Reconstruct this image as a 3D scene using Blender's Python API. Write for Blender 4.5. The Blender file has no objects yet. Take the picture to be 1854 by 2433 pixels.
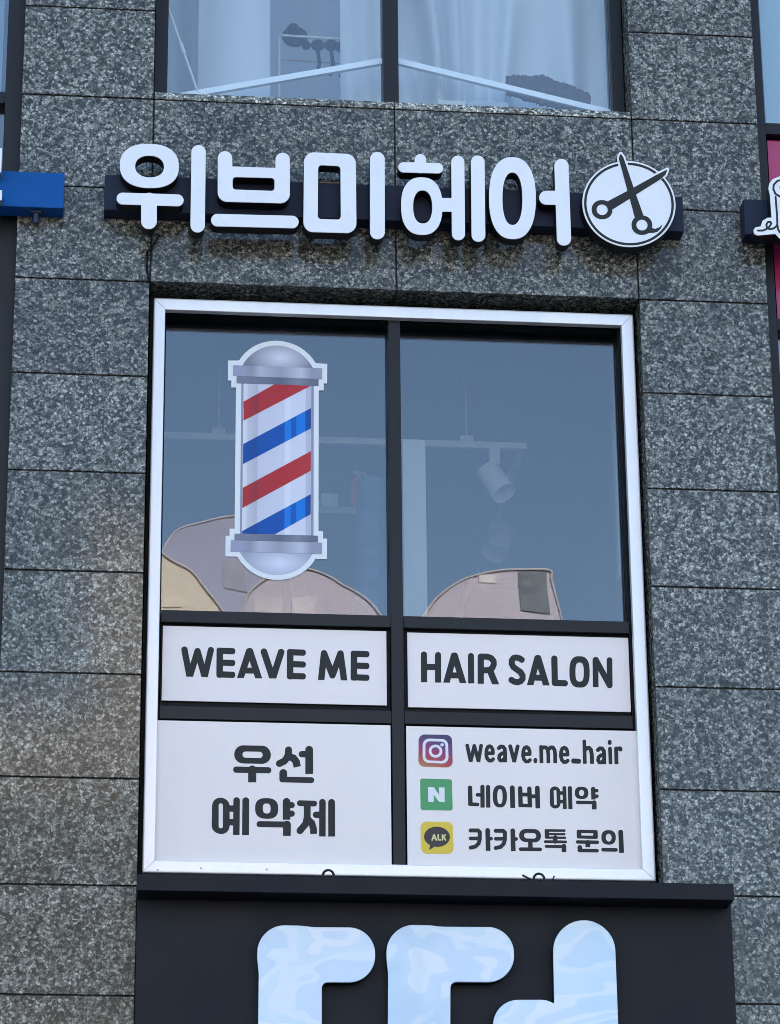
import bpy, bmesh, math, random
import numpy as np
from mathutils import Matrix, Vector
random.seed(7)
S = bpy.context.scene
COL = S.collection
R = math.radians

# ------------------------------------------------------------------ camera, world, sun, exposure
CX, CY, CZ, YAW, PITCH, ROLL, FPX = -0.557936, -10.978898, 1.6, 0.105135, 0.368085, -0.009304, 7400.0
PW, PH = 1854.0, 2433.0
_f = Vector((math.sin(YAW)*math.cos(PITCH), math.cos(YAW)*math.cos(PITCH), math.sin(PITCH)))
_r = Vector((math.cos(YAW), -math.sin(YAW), 0.0))
_u = _r.cross(_f)
CR = math.cos(ROLL)*_r + math.sin(ROLL)*_u
CU = -math.sin(ROLL)*_r + math.cos(ROLL)*_u
CF = _f
cd = bpy.data.cameras.new("camera"); cam = bpy.data.objects.new("camera", cd); COL.objects.link(cam)
m = Matrix((CR, CU, -CF)).transposed().to_4x4(); m.translation = Vector((CX, CY, CZ)); cam.matrix_world = m
cd.sensor_fit = 'VERTICAL'; cd.sensor_height = 24.0; cd.sensor_width = 18.29; cd.lens = 24.0*FPX/PH
cd.clip_start = 0.1; cd.clip_end = 2000
S.camera = cam

SUN_EL, SUN_AZ = R(33), R(14)          # sun stands behind the building: the facade is in open shade
w = bpy.data.worlds.new("World"); S.world = w; w.use_nodes = True
nt = w.node_tree; bg = nt.nodes["Background"]
sky = nt.nodes.new("ShaderNodeTexSky"); sky.sky_type = 'NISHITA'; sky.sun_disc = False
sky.sun_elevation = SUN_EL; sky.sun_rotation = SUN_AZ; sky.air_density = 1.0; sky.dust_density = 2.4; sky.ozone_density = 1.0
nt.links.new(sky.outputs[0], bg.inputs[0]); bg.inputs[1].default_value = 0.15
sd = bpy.data.lights.new("sun", 'SUN'); sun = bpy.data.objects.new("sun", sd); COL.objects.link(sun)
sd.energy = 3.6; sd.angle = R(0.5); sd.color = (1.0, 0.93, 0.84)
sv = Vector((math.sin(SUN_AZ)*math.cos(SUN_EL), math.cos(SUN_AZ)*math.cos(SUN_EL), math.sin(SUN_EL)))
sun.rotation_euler = (-sv).to_track_quat('-Z', 'Y').to_euler()
S.view_settings.view_transform = 'Standard'; S.view_settings.look = 'None'; S.view_settings.gamma = 1
S.view_settings.exposure = 1.82
S.cycles.filter_width = 0.9; S.cycles.max_bounces = 10; S.cycles.transparent_max_bounces = 16; S.cycles.caustics_reflective = False

# ------------------------------------------------------------------ helpers
def at(px, py, y=0.0):
    """photo pixel -> point on the vertical plane at depth y (the facade's stone face is y = 0)"""
    d = CF*FPX + CR*(px-PW/2) - CU*(py-PH/2)
    t = (y-CY)/d.y
    return Vector((CX, CY, CZ)) + d*t

def at_np(P, y):
    P = np.asarray(P, float)
    d = np.outer(np.ones(len(P)), np.array(CF)*FPX) + np.outer(P[:,0]-PW/2, np.array(CR)) - np.outer(P[:,1]-PH/2, np.array(CU))
    t = (y-CY)/d[:,1]
    return np.array([CX, CY, CZ]) + d*t[:,None]

def thing(name, loc, label, cat, group=None, kind=None):
    o = bpy.data.objects.new(name, None); o.empty_display_size = .1
    COL.objects.link(o); o.location = loc
    tag(o, label, cat, group, kind); return o

def tag(o, label=None, cat=None, group=None, kind=None):
    if label: o['label'] = label
    if cat: o['category'] = cat
    if group: o['group'] = group
    if kind: o['kind'] = kind

def root_loc(o):
    v = Vector((0, 0, 0))
    while o: v += o.location; o = o.parent
    return v

def link(name, me, mat, parent=None, label=None):
    """mesh given in world coordinates"""
    o = bpy.data.objects.new(name, me); me.name = name
    me.materials.clear(); me.materials.append(mat)
    if parent is not None:
        me.transform(Matrix.Translation(-root_loc(parent))); o.parent = parent
    COL.objects.link(o)
    if label: o['label'] = label
    return o

def top_mesh(name, me, mat, loc, label, cat, group=None, kind=None):
    me.transform(Matrix.Translation(-Vector(loc)))
    o = link(name, me, mat); o.location = loc
    tag(o, label, cat, group, kind); return o

class MB:
    def __init__(s): s.bm = bmesh.new(); s.smooth = False
    def box(s, x0, x1, y0, y1, z0, z1, bev=0.0, seg=2):
        t = bmesh.new()
        bmesh.ops.create_cube(t, size=1.0)
        bmesh.ops.scale(t, vec=(x1-x0, y1-y0, z1-z0), verts=t.verts)
        bmesh.ops.translate(t, vec=((x0+x1)/2, (y0+y1)/2, (z0+z1)/2), verts=t.verts)
        if bev > 0: bmesh.ops.bevel(t, geom=t.edges[:], offset=bev, segments=seg, affect='EDGES', profile=.6)
        s.add(t); return s
    def add(s, t, mat=None):
        me = bpy.data.meshes.new("tmp"); t.to_mesh(me); t.free()
        if mat is not None: me.transform(mat)
        s.bm.from_mesh(me); bpy.data.meshes.remove(me)
    def cyl(s, a, b, r0, r1=None, n=20, cap=True):
        a = Vector(a); b = Vector(b); r1 = r0 if r1 is None else r1
        t = bmesh.new(); d = b-a
        bmesh.ops.create_cone(t, cap_ends=cap, segments=n, radius1=r0, radius2=r1, depth=d.length)
        q = d.to_track_quat('Z', 'Y').to_matrix().to_4x4()
        s.add(t, Matrix.Translation((a+b)/2) @ q); return s
    def ball(s, c, rx, ry, rz, n=20):
        t = bmesh.new(); bmesh.ops.create_uvsphere(t, u_segments=n, v_segments=n//2+2, radius=1)
        s.add(t, Matrix.Translation(c) @ Matrix.Diagonal((rx, ry, rz, 1))); return s
    def tube(s, pts, r, n=8):
        for a, b in zip(pts[:-1], pts[1:]): s.cyl(a, b, r, r, n); 
        for p in pts: s.ball(p, r, r, r, 8)
        return s
    def prism(s, pts, y0, y1):
        """outline of (x, z) points extruded in y"""
        b = s.bm
        f = [b.verts.new((x, y0, z)) for x, z in pts]; k = [b.verts.new((x, y1, z)) for x, z in pts]
        b.faces.new(f); b.faces.new(k[::-1])
        for i in range(len(pts)):
            j = (i+1) % len(pts); b.faces.new((f[j], f[i], k[i], k[j]))
        return s
    def mesh(s, name="m", smooth=False):
        bmesh.ops.recalc_face_normals(s.bm, faces=s.bm.faces)
        me = bpy.data.meshes.new(name); s.bm.to_mesh(me); s.bm.free()
        if smooth: me.shade_smooth()
        return me

def boxes(*bs, bev=0.0):
    b = MB()
    for x in bs: b.box(*x, bev=bev)
    return b.mesh()

# ------------------------------------------------------------------ outlines from strokes (signed distance -> contour)
class Glyph:
    """Shapes are given in coordinates of an enlarged view (x0, y0, scale) of the photograph."""
    def __init__(s, view=(0, 0, 1.0)): s.v = view; s.add = []; s.sub = []; s.cuts = []; s.k = 0.0
    def T(s, p): return (s.v[0]+p[0]*s.v[2], s.v[1]+p[1]*s.v[2])
    def stroke(s, pts, r, butt=False, closed=False):
        s.add.append(('s', [s.T(p) for p in pts], r*s.v[2], butt, closed)); return s
    def quad(s, pts, rad=0):  s.add.append(('q', [s.T(p) for p in pts], rad*s.v[2])); return s
    def poly(s, pts, grow=0): s.add.append(('p', [s.T(p) for p in pts], grow*s.v[2])); return s
    def ell(s, c, rx, ry, n=2.0, k=0.022): s.add.append(('e', s.T(c), rx*s.v[2], ry*s.v[2], n, k)); return s
    def hquad(s, pts, rad=0): s.sub.append(('q', [s.T(p) for p in pts], rad*s.v[2])); return s
    def hpoly(s, pts, grow=0): s.sub.append(('p', [s.T(p) for p in pts], grow*s.v[2])); return s
    def hell(s, c, rx, ry, n=2.0, k=0.022): s.sub.append(('e', s.T(c), rx*s.v[2], ry*s.v[2], n, k)); return s
    def cut(s, y, x0=0, slope=0.02):      # keep only what lies above this line; applies to shapes added so far in the glyph
        p = s.T((x0, y)); s.cuts.append((len(s.add), p[0], p[1], slope)); return s
    def view(s, v): s.v = v; return s

def _sd_poly(X, Y, P):
    P = np.array(P); d = np.full(X.shape, 1e18); sgn = np.ones(X.shape)
    n = len(P); j = n-1
    for i in range(n):
        ex, ey = P[j]-P[i]; wx = X-P[i, 0]; wy = Y-P[i, 1]
        t = np.clip((wx*ex+wy*ey)/(ex*ex+ey*ey+1e-12), 0, 1)
        d = np.minimum(d, (wx-ex*t)**2+(wy-ey*t)**2)
        c1 = Y >= P[i, 1]; c2 = Y < P[j, 1]; c3 = ex*wy > ey*wx
        al = (c1 & c2 & c3) | (~c1 & ~c2 & ~c3)
        sgn = np.where(al, -sgn, sgn); j = i
    return sgn*np.sqrt(d)

def _sd(X, Y, a):
    if a[0] == 's':
        _, pts, r, butt, closed = a
        if closed: pts = pts+[pts[0]]
        out = np.full(X.shape, 1e9)
        for i, (p, q) in enumerate(zip(pts[:-1], pts[1:])):
            ex, ey = q[0]-p[0], q[1]-p[1]; L = math.hypot(ex, ey)+1e-9
            wx, wy = X-p[0], Y-p[1]
            t = (wx*ex+wy*ey)/L
            tc = np.clip(t, 0, L)
            d = np.hypot(wx-ex/L*tc, wy-ey/L*tc)-r
            if butt and i == len(pts)-2: d = np.maximum(d, t-L)
            out = np.minimum(out, d)
        return out
    if a[0] == 'q':
        P = np.array(a[1]); r = a[2]; c = P.mean(0)
        Q = P - np.sign(P-c)*r if r > 0 else P
        return _sd_poly(X, Y, Q)-r
    if a[0] == 'p': return _sd_poly(X, Y, a[1])-a[2]
    if a[0] == 'e':
        _, c, rx, ry, n, k = a
        x = np.abs(X-c[0]); y = np.abs(Y-c[1]-k*(X-c[0]))
        return (((x/rx)**n+(y/ry)**n)**(1/n)-1)*min(rx, ry)

def field(g, X, Y):
    d = np.full(X.shape, 1e9); cuts = list(g.cuts); done = 0
    def uni(lst, k=0.0):
        o = None
        for a in lst:
            q = _sd(X, Y, a)
            if o is None: o = q
            elif k > 0:
                h = np.clip(.5+.5*(q-o)/k, 0, 1); o = q*(1-h)+o*h-k*h*(1-h)
            else: o = np.minimum(o, q)
        return o
    for (n, x0, y0, sl) in cuts:
        grp = uni(g.add[done:n], g.k)
        if grp is not None: d = np.minimum(d, np.maximum(grp, (Y-y0-sl*(X-x0))))
        done = n
    grp = uni(g.add[done:], g.k)
    if grp is not None: d = np.minimum(d, grp)
    for a in g.sub: d = np.maximum(d, -_sd(X, Y, a))
    return d

def bounds(g):
    xs, ys = [], []
    for a in g.add:
        if a[0] == 'e': xs += [a[1][0]-a[2], a[1][0]+a[2]]; ys += [a[1][1]-a[3]*1.1, a[1][1]+a[3]*1.1]
        else:
            r = a[2] if a[0] in 'sp' else 0
            for p in a[1]: xs += [p[0]-r, p[0]+r]; ys += [p[1]-r, p[1]+r]
    return min(xs)-4, min(ys)-4, max(xs)+4, max(ys)+4

def contours(fn, bb, h):
    x = np.arange(bb[0], bb[2]+h, h); y = np.arange(bb[1], bb[3]+h, h)
    X, Y = np.meshgrid(x, y); D = fn(X, Y); D = np.where(np.abs(D) < 1e-6, 1e-6, D)
    ins = D < 0
    code = ins[:-1, :-1]*1+ins[:-1, 1:]*2+ins[1:, 1:]*4+ins[1:, :-1]*8
    J, I = np.nonzero((code > 0) & (code < 15))
    E = {0: ((0, 0), (0, 1)), 1: ((0, 1), (1, 1)), 2: ((1, 0), (1, 1)), 3: ((0, 0), (1, 0))}
    TB = {1: [(3, 0)], 2: [(0, 1)], 3: [(3, 1)], 4: [(1, 2)], 5: [(3, 0), (1, 2)], 6: [(0, 2)], 7: [(3, 2)], 8: [(2, 3)], 9: [(2, 0)], 10: [(0, 1), (2, 3)], 11: [(2, 1)], 12: [(1, 3)], 13: [(1, 0)], 14: [(0, 3)]}
    pos = {}; nb = {}
    def node(j, i, e):
        (a, b), (c, d) = E[e]
        k = (j+a, i+b, j+c, i+d)
        if k not in pos:
            d0, d1 = D[k[0], k[1]], D[k[2], k[3]]; t = d0/(d0-d1)
            pos[k] = (x[k[1]]*(1-t)+x[k[3]]*t, y[k[0]]*(1-t)+y[k[2]]*t)
        return k
    for j, i in zip(J.tolist(), I.tolist()):
        for e0, e1 in TB[int(code[j, i])]:
            a, b = node(j, i, e0), node(j, i, e1)
            nb.setdefault(a, []).append(b); nb.setdefault(b, []).append(a)
    loops = []; seen = set()
    for st in nb:
        if st in seen: continue
        lp = [st]; seen.add(st); cur = st
        while True:
            nx = [n for n in nb[cur] if n not in seen]
            if not nx: break
            cur = nx[0]; seen.add(cur); lp.append(cur)
        if len(lp) > 5: loops.append(simplify(np.array([pos[k] for k in lp]), h*.07))
    return loops

def simplify(P, tol):
    n = len(P); a = 0; b = int(np.argmax(np.hypot(*(P-P[0]).T)))
    keep = {a, b}; st = [(a, b), (b, n)]
    Pc = np.vstack([P, P[:1]])
    while st:
        i, j = st.pop()
        if j-i < 2: continue
        A, B = Pc[i], Pc[j]; d = B-A; L = np.hypot(*d)+1e-9
        q = Pc[i+1:j]-A; ds = np.abs(d[0]*q[:, 1]-d[1]*q[:, 0])/L
        k = int(np.argmax(ds))
        if ds[k] > tol: k += i+1; keep.add(k); st += [(i, k), (k, j)]
    return P[sorted(k for k in keep if k < n)]

def solid(loops, yfront, depth, bev=0.0):
    """photo-plane outlines -> a solid plate with its front at yfront, depth metres thick"""
    cu = bpy.data.curves.new("c", 'CURVE'); cu.dimensions = '2D'; cu.fill_mode = 'BOTH'
    cu.extrude = max(depth/2-bev, 1e-5); cu.bevel_depth = bev; cu.bevel_resolution = 2; cu.offset = -bev
    for lp in loops:
        W = at_np(lp, yfront)
        sp = cu.splines.new('POLY'); sp.points.add(len(W)-1)
        sp.points.foreach_set('co', np.column_stack([W[:, 0], W[:, 2], np.zeros(len(W)), np.ones(len(W))]).ravel())
        sp.use_cyclic_u = True
    o = bpy.data.objects.new("c", cu); COL.objects.link(o)
    dg = bpy.context.evaluated_depsgraph_get(); dg.update()
    me = bpy.data.meshes.new_from_object(o.evaluated_get(dg))
    bpy.data.objects.remove(o); bpy.data.curves.remove(cu)
    me.transform(Matrix.Translation((0, yfront+depth/2, 0)) @ Matrix.Rotation(R(90), 4, 'X'))
    return me

def gsolid(gs, yfront, depth, bev=0.0, h=0.8):
    if not isinstance(gs, (list, tuple)): gs = [gs]
    loops = []
    for g in gs: loops += contours(lambda X, Y, g=g: field(g, X, Y), bounds(g), h)
    return solid(loops, yfront, depth, bev)

# ------------------------------------------------------------------ materials
def new_mat(name):
    m = bpy.data.materials.new(name); m.use_nodes = True
    return m, m.node_tree, m.node_tree.nodes["Principled BSDF"]
def N(t, typ, **kw):
    n = t.nodes.new(typ)
    for k, v in kw.items(): setattr(n, k, v)
    return n
def paint(name, col, rough=.45, metal=0.0, spec=.5, var=.08, scale=6.0, bump=0.0, streak=False, coat=0.0):
    m, t, b = new_mat(name); L = t.links.new
    b.inputs['Metallic'].default_value = metal; b.inputs['Specular IOR Level'].default_value = spec
    if coat: b.inputs['Coat Weight'].default_value = coat; b.inputs['Coat Roughness'].default_value = .08
    g = N(t, 'ShaderNodeNewGeometry'); mp = N(t, 'ShaderNodeMapping'); L(g.outputs['Position'], mp.inputs[0])
    if streak: mp.inputs['Scale'].default_value = (1, 1, .12)
    n = N(t, 'ShaderNodeTexNoise'); n.inputs['Scale'].default_value = scale; n.inputs['Detail'].default_value = 6; L(mp.outputs[0], n.inputs[0])
    mr = N(t, 'ShaderNodeMapRange'); mr.inputs[1].default_value = .3; mr.inputs[2].default_value = .7; mr.inputs[3].default_value = 1-var; mr.inputs[4].default_value = 1+var
    L(n.outputs[0], mr.inputs[0])
    mx = N(t, 'ShaderNodeVectorMath', operation='SCALE'); mx.inputs[0].default_value = col[:3]; L(mr.outputs[0], mx.inputs['Scale'])
    L(mx.outputs[0], b.inputs['Base Color'])
    rr = N(t, 'ShaderNodeMapRange'); rr.inputs[1].default_value = .3; rr.inputs[2].default_value = .7; rr.inputs[3].default_value = max(rough-.06, .02); rr.inputs[4].default_value = rough+.08
    L(n.outputs[0], rr.inputs[0]); L(rr.outputs[0], b.inputs['Roughness'])
    if bump:
        bp = N(t, 'ShaderNodeBump'); bp.inputs['Strength'].default_value = bump; bp.inputs['Distance'].default_value = .004
        L(n.outputs[0], bp.inputs['Height']); L(bp.outputs[0], b.inputs['Normal'])
    return m

def granite(name="speckled_granite", spec=.36, r0=.12, r1=.05, gain=1.0):
    m, t, b = new_mat(name); L = t.links.new
    g = N(t, 'ShaderNodeNewGeometry'); at_ = N(t, 'ShaderNodeAttribute', attribute_name='stone')
    off = N(t, 'ShaderNodeVectorMath', operation='MULTIPLY_ADD'); off.inputs[1].default_value = (13.7, 7.3, 19.1)
    L(at_.outputs['Fac'], off.inputs[0]); L(g.outputs['Position'], off.inputs[2])
    nd = N(t, 'ShaderNodeTexNoise'); nd.inputs['Scale'].default_value = 55; nd.inputs['Detail'].default_value = 3; L(off.outputs[0], nd.inputs[0])
    ad = N(t, 'ShaderNodeVectorMath', operation='MULTIPLY_ADD'); ad.inputs[1].default_value = (.016, .016, .016)
    L(nd.outputs['Color'], ad.inputs[0]); L(off.outputs[0], ad.inputs[2])
    def vor(scale, feat='F1'):
        v = N(t, 'ShaderNodeTexVoronoi', feature=feat); v.inputs['Scale'].default_value = scale; L(ad.outputs[0], v.inputs['Vector']); return v
    v1 = vor(88); v2 = vor(88, 'DISTANCE_TO_EDGE'); v3 = vor(205); v4 = vor(38)
    def chan(v): 
        s = N(t, 'ShaderNodeSeparateColor'); L(v.outputs['Color'], s.inputs[0]); return s.outputs[0]
    def math_(op, a, bb, c=None):
        n = N(t, 'ShaderNodeMath', operation=op)
        for i, x in enumerate((a, bb, c)):
            if x is None: continue
            if isinstance(x, (int, float)): n.inputs[i].default_value = x
            else: L(x, n.inputs[i])
        return n.outputs[0]
    big = N(t, 'ShaderNodeTexNoise'); big.inputs['Scale'].default_value = 7; big.inputs['Detail'].default_value = 3; L(off.outputs[0], big.inputs[0])
    # grain tone: mostly the grain's own random value, broken up by finer flecks; a few large pale flakes, a few dark drifts
    tone = math_('MULTIPLY_ADD', chan(v1), .66, math_('MULTIPLY', chan(v3), .34))
    tone = math_('ADD', tone, math_('MULTIPLY_ADD', big.outputs[0], .24, -.12))
    flake = math_('MULTIPLY', math_('GREATER_THAN', chan(v4), .90), math_('LESS_THAN', v4.outputs['Distance'], .36))
    tone = math_('MULTIPLY_ADD', flake, .30, tone)
    dn = N(t, 'ShaderNodeTexNoise'); dn.inputs['Scale'].default_value = 3.2; dn.inputs['Detail'].default_value = 3; dn.inputs['Distortion'].default_value = .6; L(off.outputs[0], dn.inputs[0])
    dm = N(t, 'ShaderNodeMapRange'); dm.inputs[1].default_value = .66; dm.inputs[2].default_value = .74; dm.inputs[3].default_value = 0; dm.inputs[4].default_value = .22; L(dn.outputs[0], dm.inputs[0])
    tone = math_('SUBTRACT', tone, dm.outputs[0])
    cr = N(t, 'ShaderNodeValToRGB'); L(tone, cr.inputs[0])
    e = cr.color_ramp.elements; e[0].position = .16; e[0].color = (.034, .040, .036, 1); e[1].position = .88; e[1].color = (.54, .54, .475, 1)
    for p, c in ((.27, (.056, .062, .055)), (.40, (.115, .122, .106)), (.55, (.20, .206, .180)), (.70, (.285, .288, .252))):
        q = cr.color_ramp.elements.new(p); q.color = (*c, 1)
    ed = N(t, 'ShaderNodeMapRange'); ed.inputs[1].default_value = 0.0; ed.inputs[2].default_value = .20; ed.inputs[3].default_value = .34; ed.inputs[4].default_value = 1.0
    L(v2.outputs['Distance'], ed.inputs[0])
    st = math_('MULTIPLY_ADD', math_('FRACT', math_('MULTIPLY', at_.outputs['Fac'], 7.31), 0), .24, .88)
    k = math_('MULTIPLY', math_('MULTIPLY', ed.outputs[0], st), gain)
    sc = N(t, 'ShaderNodeVectorMath', operation='SCALE'); L(cr.outputs[0], sc.inputs[0]); L(k, sc.inputs['Scale'])
    L(sc.outputs[0], b.inputs['Base Color'])
    b.inputs['Roughness'].default_value = .2
    rr = N(t, 'ShaderNodeMapRange'); rr.inputs[3].default_value = r0; rr.inputs[4].default_value = r1; L(chan(v1), rr.inputs[0]); L(rr.outputs[0], b.inputs['Roughness'])
    b.inputs['Specular IOR Level'].default_value = spec
    return m

def glass(name, tint=(.80, .86, .88), f0=.08, wob=0.0):
    m, t, b = new_mat(name); L = t.links.new; t.nodes.remove(b)
    out = [n for n in t.nodes if n.type == 'OUTPUT_MATERIAL'][0]
    tr = N(t, 'ShaderNodeBsdfTransparent'); tr.inputs[0].default_value = (*tint, 1)
    gl = N(t, 'ShaderNodeBsdfGlossy'); gl.inputs['Roughness'].default_value = 0.004; gl.inputs[0].default_value = (.95, .98, 1, 1)
    ge = N(t, 'ShaderNodeNewGeometry'); dt = N(t, 'ShaderNodeVectorMath', operation='DOT_PRODUCT'); L(ge.outputs['Incoming'], dt.inputs[0]); L(ge.outputs['Normal'], dt.inputs[1])
    def M(op, a, b_=None, c_=None):
        n = N(t, 'ShaderNodeMath', operation=op)
        for i, q in enumerate((a, b_, c_)):
            if q is None: continue
            if isinstance(q, (int, float)): n.inputs[i].default_value = q
            else: L(q, n.inputs[i])
        return n.outputs[0]
    fr = M('MULTIPLY_ADD', M('POWER', M('SUBTRACT', 1.0, M('ABSOLUTE', dt.outputs['Value'])), 5.0), 1-f0, f0)   # Schlick, the same from both sides
    mx = N(t, 'ShaderNodeMixShader'); L(fr, mx.inputs[0]); L(tr.outputs[0], mx.inputs[1]); L(gl.outputs[0], mx.inputs[2]); L(mx.outputs[0], out.inputs[0])
    if wob:
        g = N(t, 'ShaderNodeNewGeometry'); n = N(t, 'ShaderNodeTexNoise'); n.inputs['Scale'].default_value = 2.2; n.inputs['Detail'].default_value = 1; L(g.outputs['Position'], n.inputs[0])
        bp = N(t, 'ShaderNodeBump'); bp.inputs['Strength'].default_value = 1; bp.inputs['Distance'].default_value = wob; L(n.outputs[0], bp.inputs['Height']); L(bp.outputs[0], gl.inputs['Normal'])
    return m

GRAN = granite(); GRANR = granite('rough_lit_granite', .2, .7, .6, 2.1)  # second granite for the sill: rougher, with sky light painted in as brighter colour
JOINT = paint("dark_joint", (.016, .018, .020), .8, var=.2)
DARK = paint("charcoal_aluminium", (.015, .018, .021), .42, spec=.25, var=.10, scale=5, streak=True)
DARKIN = paint("black_gasket", (.006, .007, .008), .6, spec=.2)
CAPM = paint("charcoal_fascia", (.011, .014, .019), .5, spec=.18, var=.10, scale=4)
RACE = paint("navy_black_metal", (.012, .020, .043), .5, spec=.2, var=.10)
BLACK = paint("black_letter_side", (.006, .007, .009), .5, spec=.25)
WHITE = paint("white_acrylic", (.86, .88, .89), .28, spec=.5, var=.02, scale=3, coat=.2)
FRAMEW = paint("satin_frame_metal", (.84, .85, .85), .38, metal=.4, spec=.5, var=.09, scale=7, streak=True)
PANEL = paint("white_print_panel", (.93, .85, .81), .40, spec=.4, var=.02, scale=2.5)
PANEL2 = paint("dull_white_print_panel", (.93, .85, .80), .45, spec=.4, var=.025, scale=2.5)
INK = paint("charcoal_vinyl", (.022, .025, .025), .5, spec=.25, var=.06)
BLUE = paint("blue_metal", (.002, .09, .33), .45, spec=.15, var=.05, scale=9)
NAVY = paint("navy_metal", (.006, .012, .05), .45)
GLASS = glass("window_glass", (.85, .90, .92), .080, wob=.0007)
GLASS_UP = glass("upper_glass", (.93, .965, .98), .075)
GLASS_SIDE = glass("side_glass", (.84, .90, .92), .11)

# ------------------------------------------------------------------ setting: ground
def sheet(name, x0, x1, y0, y1, z, mat):
    me = bpy.data.meshes.new(name); me.from_pydata([(x0, y0, z), (x1, y0, z), (x1, y1, z), (x0, y1, z)], [], [(0, 1, 2, 3)])
    o = link(name, me, mat); o['kind'] = 'structure'; return o
sheet('ground', -300, 300, -300, 300, -0.02, paint("ground_earth", (.10, .095, .085), .9, var=.2, scale=.4))
o = link('road', boxes((-120, 120, -20.0, -12.5, -.016, 0.0)), paint("asphalt", (.05, .05, .052), .85, var=.2, scale=3)); o['kind'] = 'structure'
o = link('pavement', boxes((-120, 120, -12.5, -.02, -.016, .13), (-120, 120, -25.2, -20.0, -.016, .13)), paint("paving", (.17, .165, .16), .8, var=.15, scale=2)); o['kind'] = 'structure'
b = MB()
for i in range(-20, 21): b.box(i*5-1.2, i*5+1.2, -16.32, -16.18, 0.004, 0.008)
o = link('road_marking', b.mesh(), paint("road_paint", (.75, .75, .72), .6)); o['kind'] = 'structure'

# ------------------------------------------------------------------ the building
LL, LR, RL, RR = -0.849, -0.3257, 1.5937, 2.1129
Z0 = 7.986                                    # a course joint; courses are 0.4 m
zc = lambda i: Z0-0.4*i
bld = thing('commercial_building', (0.63, 0.0, 0.13), 'grey speckled granite shop building with recessed windows between stone piers', 'building')

stones = []
for i in range(-11, 20):
    z1, z0 = zc(i), max(zc(i+1), .14)
    if z1 <= .2: continue
    for (a, c) in ((-3.60, -3.08), (LL, LR), (RL, RR), (4.34, 4.86)): stones.append((a, c, z0, z1))
for (i0, i1) in ((1, 3), (-8, -6), (9, 11)):   # spandrels over and under the windows: two courses, split at the middle
    for i in range(i0, i1):
        stones.append((LR, .634, zc(i+1), zc(i))); stones.append((.634, RL, zc(i+1), zc(i)))
for i in range(-11, -9):
    stones.append((LR, .634, zc(i+1), zc(i))); stones.append((.634, RL, zc(i+1), zc(i)))
G2 = 0.003
def clad(name, lst):
    bm = bmesh.new(); bm.faces.layers.float.new('stone')
    for (a, c, z0, z1) in lst:
        v = random.random()
        t = bmesh.new(); bmesh.ops.create_cube(t, size=1)
        dep = .145
        bmesh.ops.scale(t, vec=(c-a-2*G2, dep, z1-z0-2*G2), verts=t.verts)
        bmesh.ops.translate(t, vec=((a+c)/2, dep/2+random.uniform(-.0006, .0006), (z0+z1)/2), verts=t.verts)
        fe = [e for e in t.edges if all(p.co.y < .05 for p in e.verts)]
        bmesh.ops.bevel(t, geom=fe, offset=.0016, segments=1, affect='EDGES')
        lt = t.faces.layers.float.new('stone')
        for f in t.faces: f[lt] = v
        me = bpy.data.meshes.new('t'); t.to_mesh(me); t.free(); bm.from_mesh(me); bpy.data.meshes.remove(me)
    me = bpy.data.meshes.new(name); bm.to_mesh(me); bm.free()
    link(name, me, GRAN, bld)
for x in (-3.60, LL, RL, 4.34): clad('stone_pier', [q for q in stones if q[0] == x and not (x == LR)])
mid = [q for q in stones if q[0] in (LR, .634)]
for lo, hi in ((0, 5), (6, 8), (9, 11), (11, 14)):
    grp = [q for q in mid if lo < q[2] < hi]
    if grp: clad('stone_spandrel', grp)
# sealant in the joints, and the structure behind
b = MB()
for (a, c) in ((-3.60, -3.08), (LL, LR), (RL, RR), (4.34, 4.86)): b.box(a+.004, c-.004, .008, .24, .14, 12.38)
for (i0, i1) in ((1, 3), (-8, -6), (9, 11), (-11, -9)): b.box(LR-.002, RL+.002, .0082, .239, zc(i1)+.004, zc(i0)-.004)
link('joint_backing', b.mesh(), JOINT, bld)
# sloping sill of the upper window (a stone strip that leans back from the wall face)
zs = zc(1)
bm = bmesh.new()
pr = [(.0, zs+.002), (-.0012, zs+.012), (.011, zs+.037), (.20, zs+.039), (.20, zs+.002)]
for (a, c) in ((LR+.004, .632), (.636, RL-.004)):
    A = [bm.verts.new((a, y, z)) for y, z in pr]; C_ = [bm.verts.new((c, y, z)) for y, z in pr]
    bm.faces.new(A); bm.faces.new(C_[::-1])
    for i in range(5): j = (i+1) % 5; bm.faces.new((A[i], C_[i], C_[j], A[j]))
bmesh.ops.recalc_face_normals(bm, faces=bm.faces)
me = bpy.data.meshes.new('window_sill'); bm.to_mesh(me); bm.free(); link('window_sill', me, GRANR, bld)
# shell: side walls, floors, roof, back
CONC = paint("plain_render", (.30, .30, .30), .85, var=.08, scale=1.5)
link('shell', boxes((-3.62, -3.605, .0, 9.0, .13, 12.38), (4.865, 4.88, .0, 9.0, .13, 12.38), (-3.605, 4.865, 8.8, 9.0, .13, 12.38)), CONC, bld)
link('roof', boxes((-3.64, 4.90, -.02, 9.02, 12.385, 12.6)), CONC, bld)
link('added_shade_wing', boxes((-14.0, -3.63, .001, 9.0, .13, 12.3)), GRAN, bld); link('added_shade_wing', boxes((4.89, 15.0, .001, 9.0, .13, 12.3)), GRAN, bld)  # unseen wings added to shade the street and cut ground bounce
INW = paint("interior_paint", (.52, .53, .54), .85, var=.05, scale=2)
INC = paint("interior_ceiling", (.12, .13, .14), .9, var=.05, scale=2)
UPW = paint("upper_room_paint", (.66, .76, .86), .85, var=.05, scale=2)
FLO = paint("interior_floor", (.22, .20, .18), .6, var=.1, scale=3)
link('ceiling', boxes((-3.6, 4.86, .24, 8.8, 6.96, 7.1), (-3.6, 4.86, .24, 8.8, 10.1, 10.3)), INC, bld)
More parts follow.
